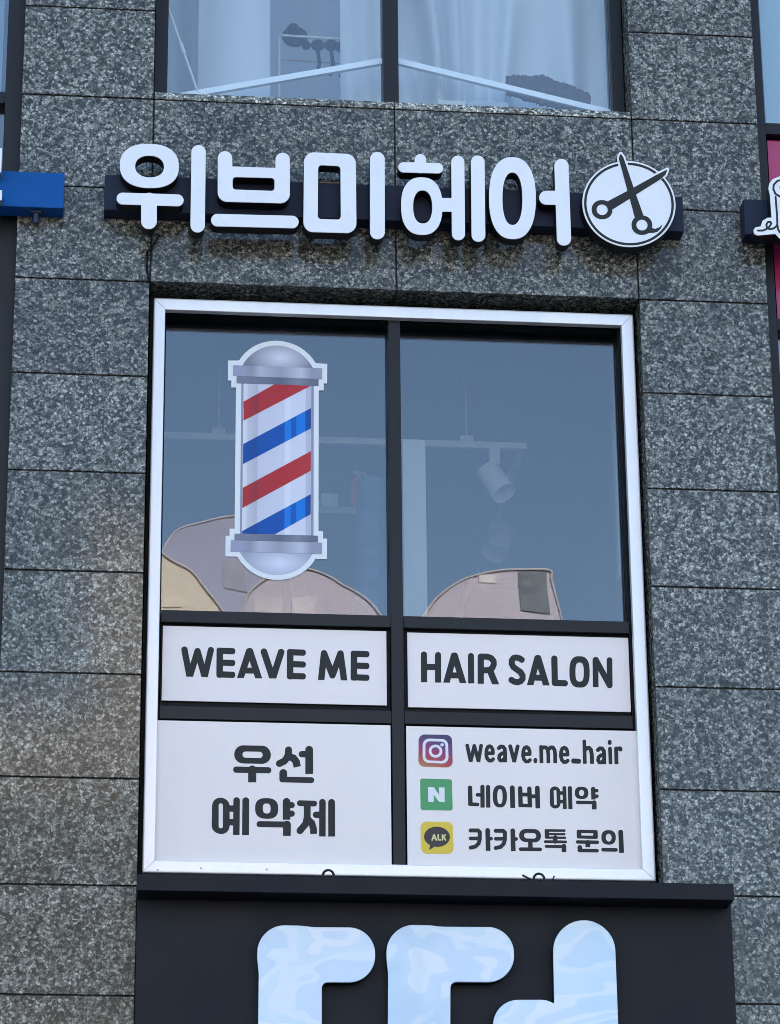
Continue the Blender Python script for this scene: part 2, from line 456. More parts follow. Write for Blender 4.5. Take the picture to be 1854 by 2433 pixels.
link('floor', boxes((-3.6, 4.86, .24, 8.8, 4.0, 4.2), (-3.6, 4.86, .24, 8.8, 7.3, 7.42)), FLO, bld)
link('partition_wall', boxes((-.72, -.66, .242, 6.0, 4.2, 6.958), (1.92, 1.98, .242, 6.0, 4.2, 6.958), (-.659, 1.919, 5.9, 6.0, 4.2, 6.958)), INW, bld)
link('partition_wall', boxes((-.72, -.66, .242, 1.7, 7.42, 10.098), (1.92, 1.98, .242, 1.7, 7.42, 10.098), (-.659, 1.919, 1.6, 1.7, 7.42, 10.098)), UPW, bld)

# salon window: dark frame, mullion, transoms, panes
YF, YM, YG = .070, .100, .170
wd = link('window', boxes((-.322, -.258, YM+.02, .238, 4.388, 6.784), (1.526, 1.591, YM+.02, .238, 4.388, 6.784), (-.257, 1.525, YM+.045, .237, 6.715, 6.782), (-.257, 1.525, YM, .237, 4.388, 4.47)), DARKIN, bld)
link('mullion', boxes((.6115, .6575, YM, .236, 4.471, 6.7135), bev=.0015), DARK, wd)
T1 = (5.4305, 5.477); T2 = (5.0505, 5.100)
for z0, z1 in (T1, T2):
    link('transom', boxes((-.256, .610, YM+.002, .234, z0, z1), (.659, 1.524, YM+.002, .234, z0, z1), bev=.0015), DARK, wd)
for x0, x1 in ((-.256, .610), (.659, 1.524)):
    link('pane', boxes((x0, x1, YG, YG+.006, 5.479, 6.712)), GLASS, wd)
    # small awning sash behind each white panel and the fixed light at the bottom
    link('sash', boxes((x0+.001, x0+.030, YM+.030, .232, 5.102, 5.429), (x1-.030, x1-.001, YM+.030, .232, 5.102, 5.429), (x0+.031, x1-.031, YM+.030, .232, 5.405, 5.429), (x0+.031, x1-.031, YM+.030, .232, 5.102, 5.128), (x0+.0305, x1-.0305, YM+.075, .231, 5.1282, 5.4048)), DARKIN, wd)
    link('back_panel', boxes((x0+.001, x1-.001, YM+.06, .230, 4.472, 5.049)), DARKIN, wd)

# upper window
uw = link('window', boxes((-.3245, -.2715, .12, .235, 7.636, 9.58), (1.543, 1.592, .12, .235, 7.636, 9.58), (-.270, 1.542, .12, .234, 9.50, 9.581), bev=.002), DARK, bld)
link('mullion', boxes((.6035, .6650, .118, .233, 7.636, 9.498), bev=.002), DARK, uw)
for x0, x1 in ((-.270, .602), (.6665, 1.5415)):
    link('pane', boxes((x0, x1, .160, .166, 7.634, 9.496)), GLASS_UP, uw)

# ground floor shopfront (hidden under the lower sign from here)
gf = link('shopfront', boxes((LR+.002, -.26, .10, .23, .14, 3.58), (1.53, RL-.002, .10, .23, .14, 3.58), (.60, .66, .10, .229, .14, 3.58), (-.259, 1.529, .10, .228, 3.5, 3.581)), DARK, bld)
link('pane', boxes((-.258, .599, .16, .166, .141, 3.498), (.661, 1.528, .16, .166, .141, 3.498)), GLASS_SIDE, gf)

# neighbouring curtain-wall strips
def zpx(px, py, y): return at(px, py, y).z
lx1 = at(22, 3, .06).x; lx1b = at(14, 270, .06).x
lw = link('strip_window', boxes((lx1, LL+.003, .05, .23, .14, 12.37), (-3.076, -3.02, .05, .23, .14, 12.37), bev=.002), DARK, bld)
lz = (zpx(10, 244, .05), zpx(10, 217, .05))
for z0, z1 in (lz, (4.3, 4.36), (9.6, 9.66), (11.2, 11.26)): link('transom', boxes((-3.019, lx1-.001, .052, .229, z0, z1), bev=.002), DARK, lw)
zz = [.14, 4.3, 4.36, lz[0], lz[1], 9.6, 9.66, 11.2, 11.26, 12.37]
for i in range(0, 10, 2): link('pane', boxes((-3.018, lx1-.002, .10, .106, zz[i]+.001, zz[i+1]-.001)), GLASS_SIDE, lw)
rx0 = at(1806, 100, .06).x
rw = link('strip_window', boxes((RR+.003, rx0, .05, .23, .14, 12.37), (4.28, 4.336, .05, .23, .14, 12.37), bev=.002), DARK, bld)
rz = (zpx(1840, 318, .05), zpx(1840, 292, .05)); rz2 = (zpx(1840, 783, .05), zpx(1840, 756, .05))
for z0, z1 in (rz, rz2, (4.3, 4.36), (9.6, 9.66), (11.2, 11.26)): link('transom', boxes((rx0+.001, 4.279, .052, .229, z0, z1), bev=.002), DARK, rw)
zz = [.14, 4.3, 4.36, rz2[0], rz2[1], rz[0], rz[1], 9.6, 9.66, 11.2, 11.26, 12.37]
for i in range(0, 12, 2):
    if i == 4: continue
    link('pane', boxes((rx0+.002, 4.278, .10, .106, zz[i]+.001, zz[i+1]-.001)), GLASS_SIDE, rw)
link('spandrel_panel', boxes((rx0+.012, 4.27, .085, .11, rz2[1]+.012, rz[0]-.012)), paint("magenta_glass_panel", (.46, .028, .125), .2, spec=.5, var=.06, scale=1.5, coat=.25), rw, label='magenta glass panel')
BLIND = paint("pale_blind", (.55, .68, .74), .7, var=.03)
link('blind', boxes((rx0+.03, 4.25, .16, .165, rz[1]+.03, 9.55)), BLIND, rw)
link('blind', boxes((-3.0, lx1-.02, .16, .165, 4.4, 9.55)), paint("grey_blind", (.30, .40, .50), .7, var=.04), lw)
link('blind', boxes((rx0+.03, 4.25, .16, .165, 4.4, rz2[0]-.02)), paint("grey_blind_lower", (.20, .27, .34), .7, var=.04), rw)

# ------------------------------------------------------------------ white frame round the salon window
fr = thing('window_trim', (.637, YF, 4.456), 'bright white metal trim framing the salon window inside the stone opening', 'frame')
xo0, xo1, zo0, zo1 = -.3085, 1.582, 4.456, 6.752
xi0, xi1, zi0, zi1 = -.2635, 1.5335, 4.501, 6.703
def rail(pA, pB, pC, pD, nm):
    """mitred rail with a soft rounded face; pA,pB outer corners, pD,pC inner corners, as (x, z)"""
    bm = bmesh.new(); yb = YF+.03
    prof = [(0.0, yb), (0.0, YF+.003), (.05, YF+.0008), (.12, YF), (.93, YF), (.975, YF+.0006), (1.0, YF+.0025), (1.0, yb)]
    A = []; B_ = []
    for t, y in prof:
        A.append(bm.verts.new((pA[0]+(pD[0]-pA[0])*t, y, pA[1]+(pD[1]-pA[1])*t)))
        B_.append(bm.verts.new((pB[0]+(pC[0]-pB[0])*t, y, pB[1]+(pC[1]-pB[1])*t)))
    for i in range(len(prof)):
        j = (i+1) % len(prof); bm.faces.new((A[i], B_[i], B_[j], A[j]))
    bm.faces.new(A); bm.faces.new(B_[::-1]); bmesh.ops.recalc_face_normals(bm, faces=bm.faces)
    me = bpy.data.meshes.new(nm); bm.to_mesh(me); bm.free(); return me
e = .0008
link('rail', rail((xo0+e, zo1), (xo1-e, zo1), (xi1-e, zi1), (xi0+e, zi1), 'rail'), FRAMEW, fr)
link('rail', rail((xo0+e, zo0), (xo1-e, zo0), (xi1-e, zi0), (xi0+e, zi0), 'rail'), FRAMEW, fr)
link('rail', rail((xo0, zo0+e), (xo0, zo1-e), (xi0, zi1-e), (xi0, zi0+e), 'rail'), FRAMEW, fr)
link('rail', rail((xo1, zo0+e), (xo1, zo1-e), (xi1, zi1-e), (xi1, zi0+e), 'rail'), FRAMEW, fr)
b = MB()
for px, py in ((478, 2063), (634, 2066), (375, 2067)):
    p = at(px, py, YF); b.cyl(p+Vector((0, -.0015, 0)), p+Vector((0, .004, 0)), .004, .004, 10)
link('screw', b.mesh(), paint("steel_screw", (.35, .36, .38), .4, metal=.8), fr)

# ------------------------------------------------------------------ main sign: five syllables and an emblem on a raceway
YR, YL, YB = -.080, -.142, -.080
sg = thing('shop_sign', (.63, 0, 7.05), 'long dark rail carrying five white Korean channel letters and a round scissors emblem', 'sign')
link('raceway', boxes((-.512, 1.771, YR, -.001, 7.050, 7.203), bev=.002), RACE, sg)
VA, VB, VC, VD = (240, 320, .25), (490, 320, .25), (700, 320, .25), (940, 320, .25)
wi = [Glyph(VA).ell((461, 296), 281, 211, 2.35).hell((463, 302), 136, 102, 2.2),
      Glyph(VA).stroke([(206, 606), (730, 623)], 57).stroke([(458, 625), (457, 822)], 75),
      Glyph(VA).stroke([(929, 166), (920, 860)], 69)]
beu = [Glyph(VB).stroke([(180, 225), (180, 500)], 70).stroke([(728, 238), (728, 500)], 69).quad([(110, 298), (797, 316), (797, 652), (110, 638)], 92)
       .stroke([(180, 350), (728, 366)], 48).hquad([(253, 403), (650, 412), (650, 532), (253, 520)], 30),
       Glyph(VB).stroke([(107, 811), (820, 829)], 60)]
mi = [Glyph(VC).quad([(90, 166), (584, 180), (590, 935), (85, 926)], 95).hquad([(226, 290), (437, 298), (440, 805), (222, 800)], 32),
      Glyph(VC).stroke([(788, 233), (789, 923)], 71)]
he = [Glyph(VC).stroke([(1197, 238), (1197, 310)], 56).stroke([(1037, 309), (1365, 318)], 50),
      Glyph(VC).ell((1210, 678), 197, 274, 2.4).stroke([(1380, 665), (1550, 667)], 66).stroke([(1553, 260), (1559, 940)], 63).hell((1219, 686), 90, 156, 2.3),
      Glyph(VD).stroke([(782, 262), (789, 952)], 66)]
eo = [Glyph(VD).ell((1112, 602), 223, 390, 2.35).hell((1112, 608), 94, 248, 2.3),
      Glyph(VD).stroke([(1433, 598), (1580, 600)], 67).stroke([(1578, 296), (1602, 986)], 68)]
for gl in (wi, beu, mi, he, eo):
    o = link('channel_letter', gsolid(gl, YL+.004, YB-YL-.0045), BLACK, sg)
    link('letter_face', gsolid(gl, YL, .0038, bev=.0016), WHITE, o)
link('bracket', boxes((at(757, 431, -.03).x, at(808, 431, -.03).x, -.05, -.0015, 7.2035, 7.222)), paint("tan_bracket", (.25, .19, .16), .6), sg)
# emblem
VE = (1350, 340, 300/1680)
bl1 = [(703, 140), (683, 170), (678, 215), (692, 265), (782, 600), (790, 630), (822, 740), (888, 990), (1012, 985), (905, 685), (872, 588), (760, 258), (735, 185)]
bl2 = [(1322, 350), (1270, 375), (1190, 415), (875, 590), (790, 635), (525, 775), (595, 880), (820, 740), (910, 680), (1220, 487), (1262, 452), (1300, 415)]
tail = [(1095, 1125), (1160, 1140), (1215, 1120), (1257, 1077), (1235, 1135), (1190, 1180), (1130, 1193), (1060, 1195)]
disc = Glyph(VE).ell((811, 810), 621, 573, 2, .03).poly(bl1[:5]+bl1[9:], 27).poly(bl2[:5]+bl2[8:], 27)
em = link('emblem', gsolid(disc, YL+.004, YB-YL-.0045), BLACK, sg)
link('emblem_face', gsolid(disc, YL, .0038, bev=.0015), WHITE, em)
ring = Glyph(VE).ell((811, 810), 597, 550, 2, .03).hell((811, 810), 565, 519, 2, .03).hpoly(bl1[:5]+bl1[9:], 30).hpoly([bl2[0], bl2[1], bl2[2], (1100, 465), (1180, 470), (1225, 452), bl2[11]], 28)
link('emblem_ring', gsolid(ring, YL-.001, .00095, h=.5), INK, em)
sc = Glyph(VE).poly(bl1).poly(bl2).ell((453, 885), 138, 127, 2.1).ell((983, 1091), 138, 129, 2.1).poly(tail).hell((454, 886), 74, 71).hell((984, 1090), 75, 72)
link('scissors_mark', gsolid(sc, YL-.0012, .00115, h=.5), INK, em)

# ------------------------------------------------------------------ neighbouring signs at the frame's edges
bs = thing('shop_sign', (-1.6, 0, 7.05), 'plain blue sign box at the left edge with white letters running out of view', 'sign')
bx0 = at(6.0, 450, -.086).x
link('sign_box', boxes((-2.6, -.668, -.086, -.001, 7.046, 7.198), bev=.003), BLUE, bs)
p = at(86, 503, -.045)
link('cable_gland', MB().cyl((p.x, -.045, 7.046), (p.x, -.045, 6.995), .016, .013, 14).box(p.x-.02, p.x+.02, -.064, -.026, 7.035, 7.0455).mesh(), NAVY, bs)
for (pa, pb, yl) in ((352, 410, 0), (452, 476, 0)):
    za, zb = at(3, pb, -.14).z, at(3, pa, -.14).z; xr = at(5.5, pa, -.14).x
    o = link('channel_letter', boxes((xr-.16, xr, -.137, -.087, za, zb), bev=.004), paint("grey_letter_side", (.22, .23, .26), .5), bs)
    link('letter_face', boxes((xr-.16, xr, -.141, -.1372, za, zb), bev=.0012), WHITE, o)
rs = thing('shop_sign', (2.6, 0, 7.05), 'black rail at the right edge with white cloud-shaped sign in curly dark script', 'sign')
link('raceway', boxes((at(1768, 500, -.08).x, 3.6, -.080, -.001, 7.048, 7.203), bev=.003), RACE, rs)
VS = (1734, 280, 120/529)
cloud = Glyph(VS).poly([(255, 1175), (275, 1150), (330, 1140), (350, 1080), (400, 1050), (445, 1050), (428, 810), (412, 740), (420, 690), (455, 645), (529, 615), (640, 560), (900, 560), (980, 700), (1000, 1100), (940, 1270), (640, 1300), (529, 1260), (480, 1210), (290, 1226), (262, 1210)], 6)
o = link('sign_letter', gsolid(cloud, YL+.004, YB-YL-.0045), BLACK, rs)
link('letter_face', gsolid(cloud, YL, .0038, bev=.0015), WHITE, o)
scr = Glyph(VS).stroke([(298, 1180), (345, 1180), (385, 1165), (420, 1135), (436, 1105), (425, 1088), (400, 1092), (385, 1118), (390, 1148), (415, 1163), (455, 1160), (488, 1138), (500, 1110), (495, 1000), (481, 825)], 10)\
    .stroke([(560, 645), (500, 660), (462, 700), (458, 745), (480, 795), (530, 825), (600, 830)], 10).stroke([(500, 1120), (508, 1170), (530, 1200), (600, 1215)], 10).ell((545, 728), 22, 26)
link('script_lettering', gsolid(scr, YL-.001, .00095, h=.5), INK, o)

# ------------------------------------------------------------------ barber pole sticker on the left pane
YP = YG-.0012
bp = thing('barber_pole_sticker', (.18, YG, 5.6), 'barber pole sticker with red and blue stripes on the left window pane', 'sticker')
def arc(a, top, c, n=24):
    (x0, y0), (xm, ym), (x1, y1) = a, top, c
    out = []
    for i in range(n+1):
        t = i/n; x = x0+(x1-x0)*t; s = (x-(x0+x1)/2)/((x1-x0)/2)
        base = y0+(y1-y0)*t
        R_ = 1.45; h = (math.sqrt(max(R_*R_-(R_*s*.92)**2*.9, 0))-math.sqrt(R_*R_-(R_*.92)**2*.9))/(R_-math.sqrt(R_*R_-(R_*.92)**2*.9))
        out.append((x, base+(ym-(y0+y1)/2)*h))
    return out
sil = arc((568.3, 856.5), (660.8, 809.7), (750.8, 863)) + [(778, 864.5), (777.5, 911), (769.5, 911), (769.5, 927.5), (757.6, 927.5), (757, 1262), (768, 1262), (768, 1279.5), (777.4, 1279.5), (777, 1328.3)] \
    + arc((750, 1328), (661.7, 1377.8), (564, 1322.5)) + [(535.8, 1322), (536.3, 1273), (545.8, 1273), (545.8, 1256), (557.8, 1256), (561, 920.5), (550, 920.5), (550, 904), (542, 904), (542, 856.5)]
DECW = paint("sticker_white", (.84, .87, .88), .5, var=.01)
link('sticker_backing', solid([np.array(sil)], YP, .001), DECW, bp)
def decal_mat(name, col, grad=None, vertical=None, rough=.45):
    """printed artwork: bands across the pole's width"""
    m, t, b_ = new_mat(name); L = t.links.new
    g = N(t, 'ShaderNodeNewGeometry'); s = N(t, 'ShaderNodeSeparateXYZ'); L(g.outputs['Position'], s.inputs[0])
    mr = N(t, 'ShaderNodeMapRange'); xa, xb = at(577, 1080, YP).x, at(740, 1080, YP).x
    mr.inputs[1].default_value = xa; mr.inputs[2].default_value = xb; L(s.outputs[0], mr.inputs[0])
    cr = N(t, 'ShaderNodeValToRGB'); L(mr.outputs[0], cr.inputs[0]); el = cr.color_ramp.elements
    el[0].position, el[0].color = grad[0][0], (*grad[0][1], 1); el[1].position, el[1].color = grad[-1][0], (*grad[-1][1], 1)
    for p_, c_ in grad[1:-1]: q = el.new(p_); q.color = (*c_, 1)
    L(cr.outputs[0], b_.inputs['Base Color']); b_.inputs['Roughness'].default_value = rough; b_.inputs['Specular IOR Level'].default_value = .25
    return m
W1, W2, W3 = (.72, .74, .80), (.50, .52, .60), (.68, .70, .80)
TUBE = decal_mat("sticker_tube", None, [(0, (.80, .82, .86)), (.06, W1), (.07, (.62, .64, .70)), (.205, W2), (.225, (.64, .66, .76)), (.60, W3), (.625, (.78, .81, .90)), (.69, (.78, .81, .90)), (.71, (.72, .75, .85)), (.91, (.72, .75, .84)), (.93, (.56, .57, .70)), (1, (.56, .57, .70))])
RED = decal_mat("sticker_red", None, [(0, (.50, .032, .040)), (.07, (.48, .032, .040)), (.20, (.32, .036, .050)), (.24, (.46, .034, .046)), (.6, (.50, .030, .040)), (1, (.52, .042, .055))])
BLU = decal_mat("sticker_blue", None, [(0, (.004, .085, .38)), (.19, (.004, .075, .30)), (.25, (.003, .092, .41)), (.60, (.003, .092, .43)), (.62, (.008, .21, .72)), (.695, (.008, .21, .72)), (.71, (.001, .11, .47)), (.77, (.001, .11, .47)), (.785, (.003, .21, .72)), (.905, (.003, .21, .72)), (.92, (.003, .080, .34)), (1, (.003, .080, .34))])
CHR = decal_mat("sticker_chrome", None, [(-.0, (.36, .38, .50)), (.12, (.32, .33, .42)), (.25, (.50, .53, .62)), (.55, (.34, .37, .46)), (.85, (.58, .61, .70)), (1, (.34, .36, .46))])
CHR2 = decal_mat("sticker_dark_chrome", None, [(0, (.22, .24, .32)), (.2, (.20, .22, .30)), (.55, (.13, .16, .22)), (.8, (.24, .27, .34)), (1, (.16, .18, .24))])
def rad_mat(name, cx, cy, rx, ry, c0, c1):
    m, t, b_ = new_mat(name); L = t.links.new
    p0 = at(cx, cy, YP); px = at(cx+rx, cy, YP); pz = at(cx, cy-ry, YP)
    g = N(t, 'ShaderNodeNewGeometry'); mp = N(t, 'ShaderNodeMapping', vector_type='TEXTURE')
    mp.inputs['Location'].default_value = (p0.x, p0.y, p0.z); mp.inputs['Scale'].default_value = (px.x-p0.x, 1, pz.z-p0.z)
    L(g.outputs['Position'], mp.inputs[0]); gr = N(t, 'ShaderNodeTexGradient', gradient_type='SPHERICAL'); L(mp.outputs[0], gr.inputs[0])
    mx = N(t, 'ShaderNodeMix', data_type='RGBA', ); L(gr.outputs['Fac'], mx.inputs['Factor']); mx.inputs['A'].default_value = (*c0, 1); mx.inputs['B'].default_value = (*c1, 1)
    L(mx.outputs['Result'], b_.inputs['Base Color']); b_.inputs['Roughness'].default_value = .45; return m
def flat(pts, dy=.001, d=.0009): return solid([np.array(pts, float)], YP-dy, d)
link('dome', flat(arc((576.7, 867.5), (661.7, 821), (743.3, 873.3))+[(743.3, 874), (576.7, 868.2)]), rad_mat("sticker_dome", 668, 850, 80, 44, (.20, .22, .29), (.72, .75, .84)), bp)
link('dome', flat(arc((570.5, 1311.5), (661.7, 1366), (742, 1317.3))+[(742, 1316.5), (570.5, 1310.5)]), rad_mat("sticker_dome_low", 665, 1338, 88, 44, (.36, .40, .50), (.74, .78, .90)), bp)
link('collar', flat([(554, 867.6), (765.8, 875), (765.3, 900.8), (553.8, 892.8)], .002), CHR, bp)
link('collar', flat([(562.5, 893.4), (757.5, 901.2), (757, 916.7), (562.5, 910.3)], .002), CHR2, bp)
link('collar', flat([(558, 1267.8), (755.8, 1272.8), (756, 1288.3), (557.5, 1283.2)], .002), CHR2, bp)
link('collar', flat([(549.2, 1283.5), (765.8, 1289.3), (765, 1316.5), (547.8, 1310.2)], .002), CHR, bp)
link('tube', flat([(579.3, 911.2), (739.5, 916.2), (738.5, 1272.0), (575.8, 1268.0)]), TUBE, bp)
EDG = paint("sticker_grey", (.30, .32, .42), .5, var=.03)
link('tube_edge', flat([(574.0, 911.0), (578.9, 911.2), (575.4, 1267.9), (570.3, 1267.7)]), EDG, bp)
link('tube_edge', flat([(739.9, 916.3), (746, 916.5), (745.2, 1272.1), (738.9, 1272.0)]), EDG, bp)
link('stripe', flat([(579.1, 954.2), (651.7, 913.5), (738.5, 916.6), (579.0, 999.2)], .002), RED, bp)
link('stripe', flat([(578.3, 1055), (739.3, 969.5), (739.2, 1017.5), (577.6, 1102.5)], .002), BLU, bp)
link('stripe', flat([(577.2, 1159), (739, 1071.7), (738.8, 1118.3), (576.5, 1206.7)], .002), RED, bp)
link('stripe', flat([(575.9, 1261.7), (738.6, 1174.2), (738.4, 1221.7), (653.3, 1269.4), (575.9, 1267.6)], .002), BLU, bp)

# ------------------------------------------------------------------ lettered panels in the lower lights
def panel(name_label, corners, y, mat, cat='sign panel'):
    P = [at(px, py, y) for px, py in corners]
    x0 = (P[0].x+P[3].x)/2; x1 = (P[1].x+P[2].x)/2; z1 = (P[0].z+P[1].z)/2; z0 = (P[2].z+P[3].z)/2
    t = thing('window_sign', ((x0+x1)/2, y, z0), name_label, cat)
    link('board', boxes((x0, x1, y, y+.006, z0, z1), bev=.001), mat, t)
    return t
YS1, YS2 = .118, .094
p1 = panel('white panel in the left vent reading WEAVE ME in bold dark letters', [(387, 1486.7), (918, 1499.5), (920, 1675.6), (384.5, 1664.8)], YS1, PANEL)
p2 = panel('white panel in the right vent reading HAIR SALON in bold dark letters', [(968.2, 1500.4), (1493.7, 1517.6), (1499, 1693.2), (969.5, 1678.8)], YS1, PANEL)
p3 = panel('large blank-edged white panel at lower left with two lines of Korean', [(375.5, 1712.5), (928, 1722), (931, 2056), (364, 2047)], YS2, PANEL2)
p4 = panel('white contact panel at lower right with three app icons and text lines', [(965.7, 1724.6), (1511, 1737), (1526, 2067), (968.6, 2057)], YS2, PANEL2)
VG, VH, VI, VJ = (420, 1510, 1/6), (660, 1510, 1/6), (970, 1530, 1/6), (1200, 1530, 1/6)
def E_(v, x, y, w_, h_, s=.025):
    g = Glyph(v); a = 92; f = lambda X, Y: (X, Y+s*(X-x))
    g.quad([f(x, y), f(x+a, y), f(x+a-2, y+h_), f(x-2, y+h_)], 34)
    for yy in (y, y+h_*.393, y+h_*.787): g.quad([f(x, yy), f(x+w_, yy), f(x+w_, yy+88), f(x, yy+88)], 38)
    return g
weave = [Glyph(VG).stroke([(112, 200), (190, 612)], 45).stroke([(298, 222), (180, 612)], 45).stroke([(298, 222), (408, 614)], 45).stroke([(488, 207), (394, 614)], 44).cut(586, 187),
         E_(VG, 569, 172, 268, 428),
         Glyph(VG).stroke([(1034, 225), (898, 640)], 47).stroke([(1046, 225), (1182, 644)], 47).stroke([(950, 498), (1130, 500)], 42).cut(604, 900),
         Glyph(VG).stroke([(1245, 230), (1384, 650)], 47).stroke([(1490, 237), (1358, 650)], 47).cut(611, 1370),
         E_(VH, 134, 193, 268, 430),
         Glyph(VH).stroke([(662, 253), (618, 660)], 46).stroke([(662, 253), (782, 566)], 46).stroke([(896, 257), (782, 566)], 46).stroke([(896, 257), (951, 660)], 46).cut(632, 620),
         E_(VH, 1043, 215, 266, 426)]
link('lettering', gsolid(weave, YS1-.0008, .0007, h=.6), INK, p1)
def Aa(v, ax, ay, lx, ly, rx_, bar):
    return Glyph(v).stroke([(ax-5, ay), (lx-12, ly+45)], 45).stroke([(ax+6, ay), (rx_+12, ly+50)], 45).stroke([(ax-60, bar), (ax+72, bar+3)], 42).cut(ly, lx)
salon = [Glyph(VI).stroke([(226, 150), (228, 545)], 43, True).stroke([(427, 158), (428, 550)], 43, True).stroke([(228, 326), (428, 329)], 43),
         Aa(VI, 659, 166, 546, 551, 785, 446),
         Glyph(VI).stroke([(896, 172), (900, 562)], 43, True),
         Glyph(VI).stroke([(1036, 180), (1036, 380)], 44).stroke([(1036, 380), (1036, 567)], 44, True).stroke([(1036, 179), (1130, 181), (1185, 202), (1219, 243), (1222, 290), (1202, 340), (1158, 372), (1036, 377)], 43).stroke([(1165, 372), (1268, 622)], 46).cut(570, 1036)]
S_ = [(240, 225), (205, 203), (165, 192), (125, 200), (98, 235), (97, 283), (122, 330), (172, 366), (222, 400), (252, 448), (252, 498), (226, 530), (182, 546), (132, 536), (93, 512)]
salon += [Glyph(VJ).stroke(S_, 43), Aa(VJ, 468, 202, 361, 586, 592, 479),
          Glyph(VJ).stroke([(705, 208), (712, 555), (855, 560)], 44),
          Glyph(VJ).ell((1064, 398), 144, 223, 2.7).hell((1065, 400), 59, 136, 3),
          Glyph(VJ).stroke([(1290, 228), (1295, 615)], 40, True).stroke([(1296, 226), (1492, 588)], 42).stroke([(1491, 230), (1495, 590)], 40)]
link('lettering', gsolid(salon, YS1-.0008, .0007, h=.6), INK, p2)
VK, VL = (530, 1740, 1/6), (480, 1870, 340/1680)
l1 = [Glyph(VK).quad([(163, 185), (681, 190), (683, 449), (162, 442)], 126).hquad([(280, 272), (567, 275), (567, 367), (278, 362)], 45),
      Glyph(VK).quad([(147, 487), (690, 497), (690, 583), (147, 575)], 42).stroke([(418, 530), (418, 712)], 58, True),
      Glyph(VK).stroke([(935, 250), (933, 300), (915, 360), (875, 410), (805, 444)], 49).stroke([(945, 345), (1005, 368), (1043, 415), (1060, 492)], 52, True),
      Glyph(VK).stroke([(1127, 310), (1225, 312)], 45).stroke([(1230, 248), (1230, 592)], 55, True),
      Glyph(VK).stroke([(860, 578), (860, 650)], 55).quad([(805, 632), (1300, 640), (1302, 722), (805, 712)], 40)]
l2 = [Glyph(VL).quad([(120, 124), (326, 128), (326, 551), (115, 546)], 98).stroke([(290, 252), (400, 252)], 37).stroke([(290, 412), (400, 412)], 37).stroke([(408, 157), (404, 562)], 38, True).hquad([(197, 190), (248, 193), (247, 485), (197, 480)], 25),
      Glyph(VL).stroke([(516, 160), (512, 563)], 40, True),
      Glyph(VL).ell((761, 251), 135, 121, 2.6).hell((761, 251), 46, 59, 2.7),
      Glyph(VL).stroke([(994, 172), (994, 383)], 44, True).stroke([(1000, 212), (1055, 212)], 36).stroke([(1000, 312), (1055, 312)], 36),
      Glyph(VL).quad([(643, 400), (1045, 405), (1045, 475), (643, 469)], 33).stroke([(1000, 440), (998, 573)], 45, True),
      Glyph(VL).quad([(1117, 155), (1352, 160), (1352, 228), (1117, 222)], 33).stroke([(1237, 200), (1237, 350), (1220, 430), (1152, 512)], 40).stroke([(1250, 385), (1292, 425), (1310, 490), (1312, 549)], 40, True),
      Glyph(VL).stroke([(1340, 325), (1410, 325)], 37).stroke([(1416, 177), (1415, 580)], 38, True),
      Glyph(VL).stroke([(1523, 180), (1524, 580)], 40, True)]
link('lettering', gsolid(l1, YS2-.0008, .0007, h=.6), INK, p3)
link('lettering', gsolid(l2, YS2-.0008, .0007, h=.6), INK, p3)
VM, VN, VO, VP = (980, 1730, 1/6), (1240, 1730, 1/6), (980, 1900, 1/6), (1240, 1900, 1/6)
sh = lambda pts, dx, dy: [(x+dx, y+dy) for x, y in pts]
eA = [(1062, 357), (1150, 357), (1148, 312), (1130, 272), (1103, 256), (1075, 270), (1057, 315), (1054, 380), (1066, 430), (1095, 463), (1130, 462), (1152, 442)]
aT = [(1234, 284), (1262, 261), (1295, 264), (1318, 297), (1323, 350), (1324, 486)]
aB = [(1318, 352), (1275, 360), (1243, 388), (1236, 430), (1254, 461), (1284, 461), (1314, 432)]
t1 = [Glyph(VM).stroke([(783, 248), (838, 505)], 26).stroke([(884, 252), (826, 505)], 26).stroke([(884, 252), (951, 505)], 26).stroke([(981, 250), (938, 505)], 26).cut(481, 832, .01),
      Glyph(VM).stroke(eA, 26), Glyph(VM).stroke(aT, 27, True).stroke(aB, 26),
      Glyph(VM).stroke([(1396, 258), (1464, 515)], 27).stroke([(1502, 260), (1444, 515)], 27).cut(488, 1455, .01),
      Glyph(VM).stroke(sh(eA, 525, 12), 26),
      Glyph(VN).stroke([(195, 452), (195, 472)], 27),
      Glyph(VN).stroke([(276, 268), (282, 497)], 27, True).stroke([(285, 292), (312, 272), (345, 274), (369, 305), (378, 370), (380, 497)], 26, True).stroke([(385, 300), (412, 274), (444, 274), (467, 308), (476, 370), (478, 497)], 27, True),
      Glyph(VN).stroke(sh(eA, -496, 20), 26),
      Glyph(VN).quad([(707, 432), (845, 437), (843, 507), (707, 503)], 28),
      Glyph(VN).stroke([(892, 188), (901, 507)], 26, True).stroke([(900, 312), (928, 285), (960, 280), (986, 308), (998, 370), (1003, 507)], 28, True),
      Glyph(VN).stroke(sh(aT, -148, 27), 28, True).stroke(sh(aB, -148, 27), 26),
      Glyph(VN).stroke([(1258, 290), (1266, 513)], 26, True).stroke([(1254, 195), (1254, 212)], 27),
      Glyph(VN).stroke([(1346, 290), (1351, 513)], 28, True).stroke([(1356, 305), (1378, 288), (1405, 286), (1410, 306)], 26)]
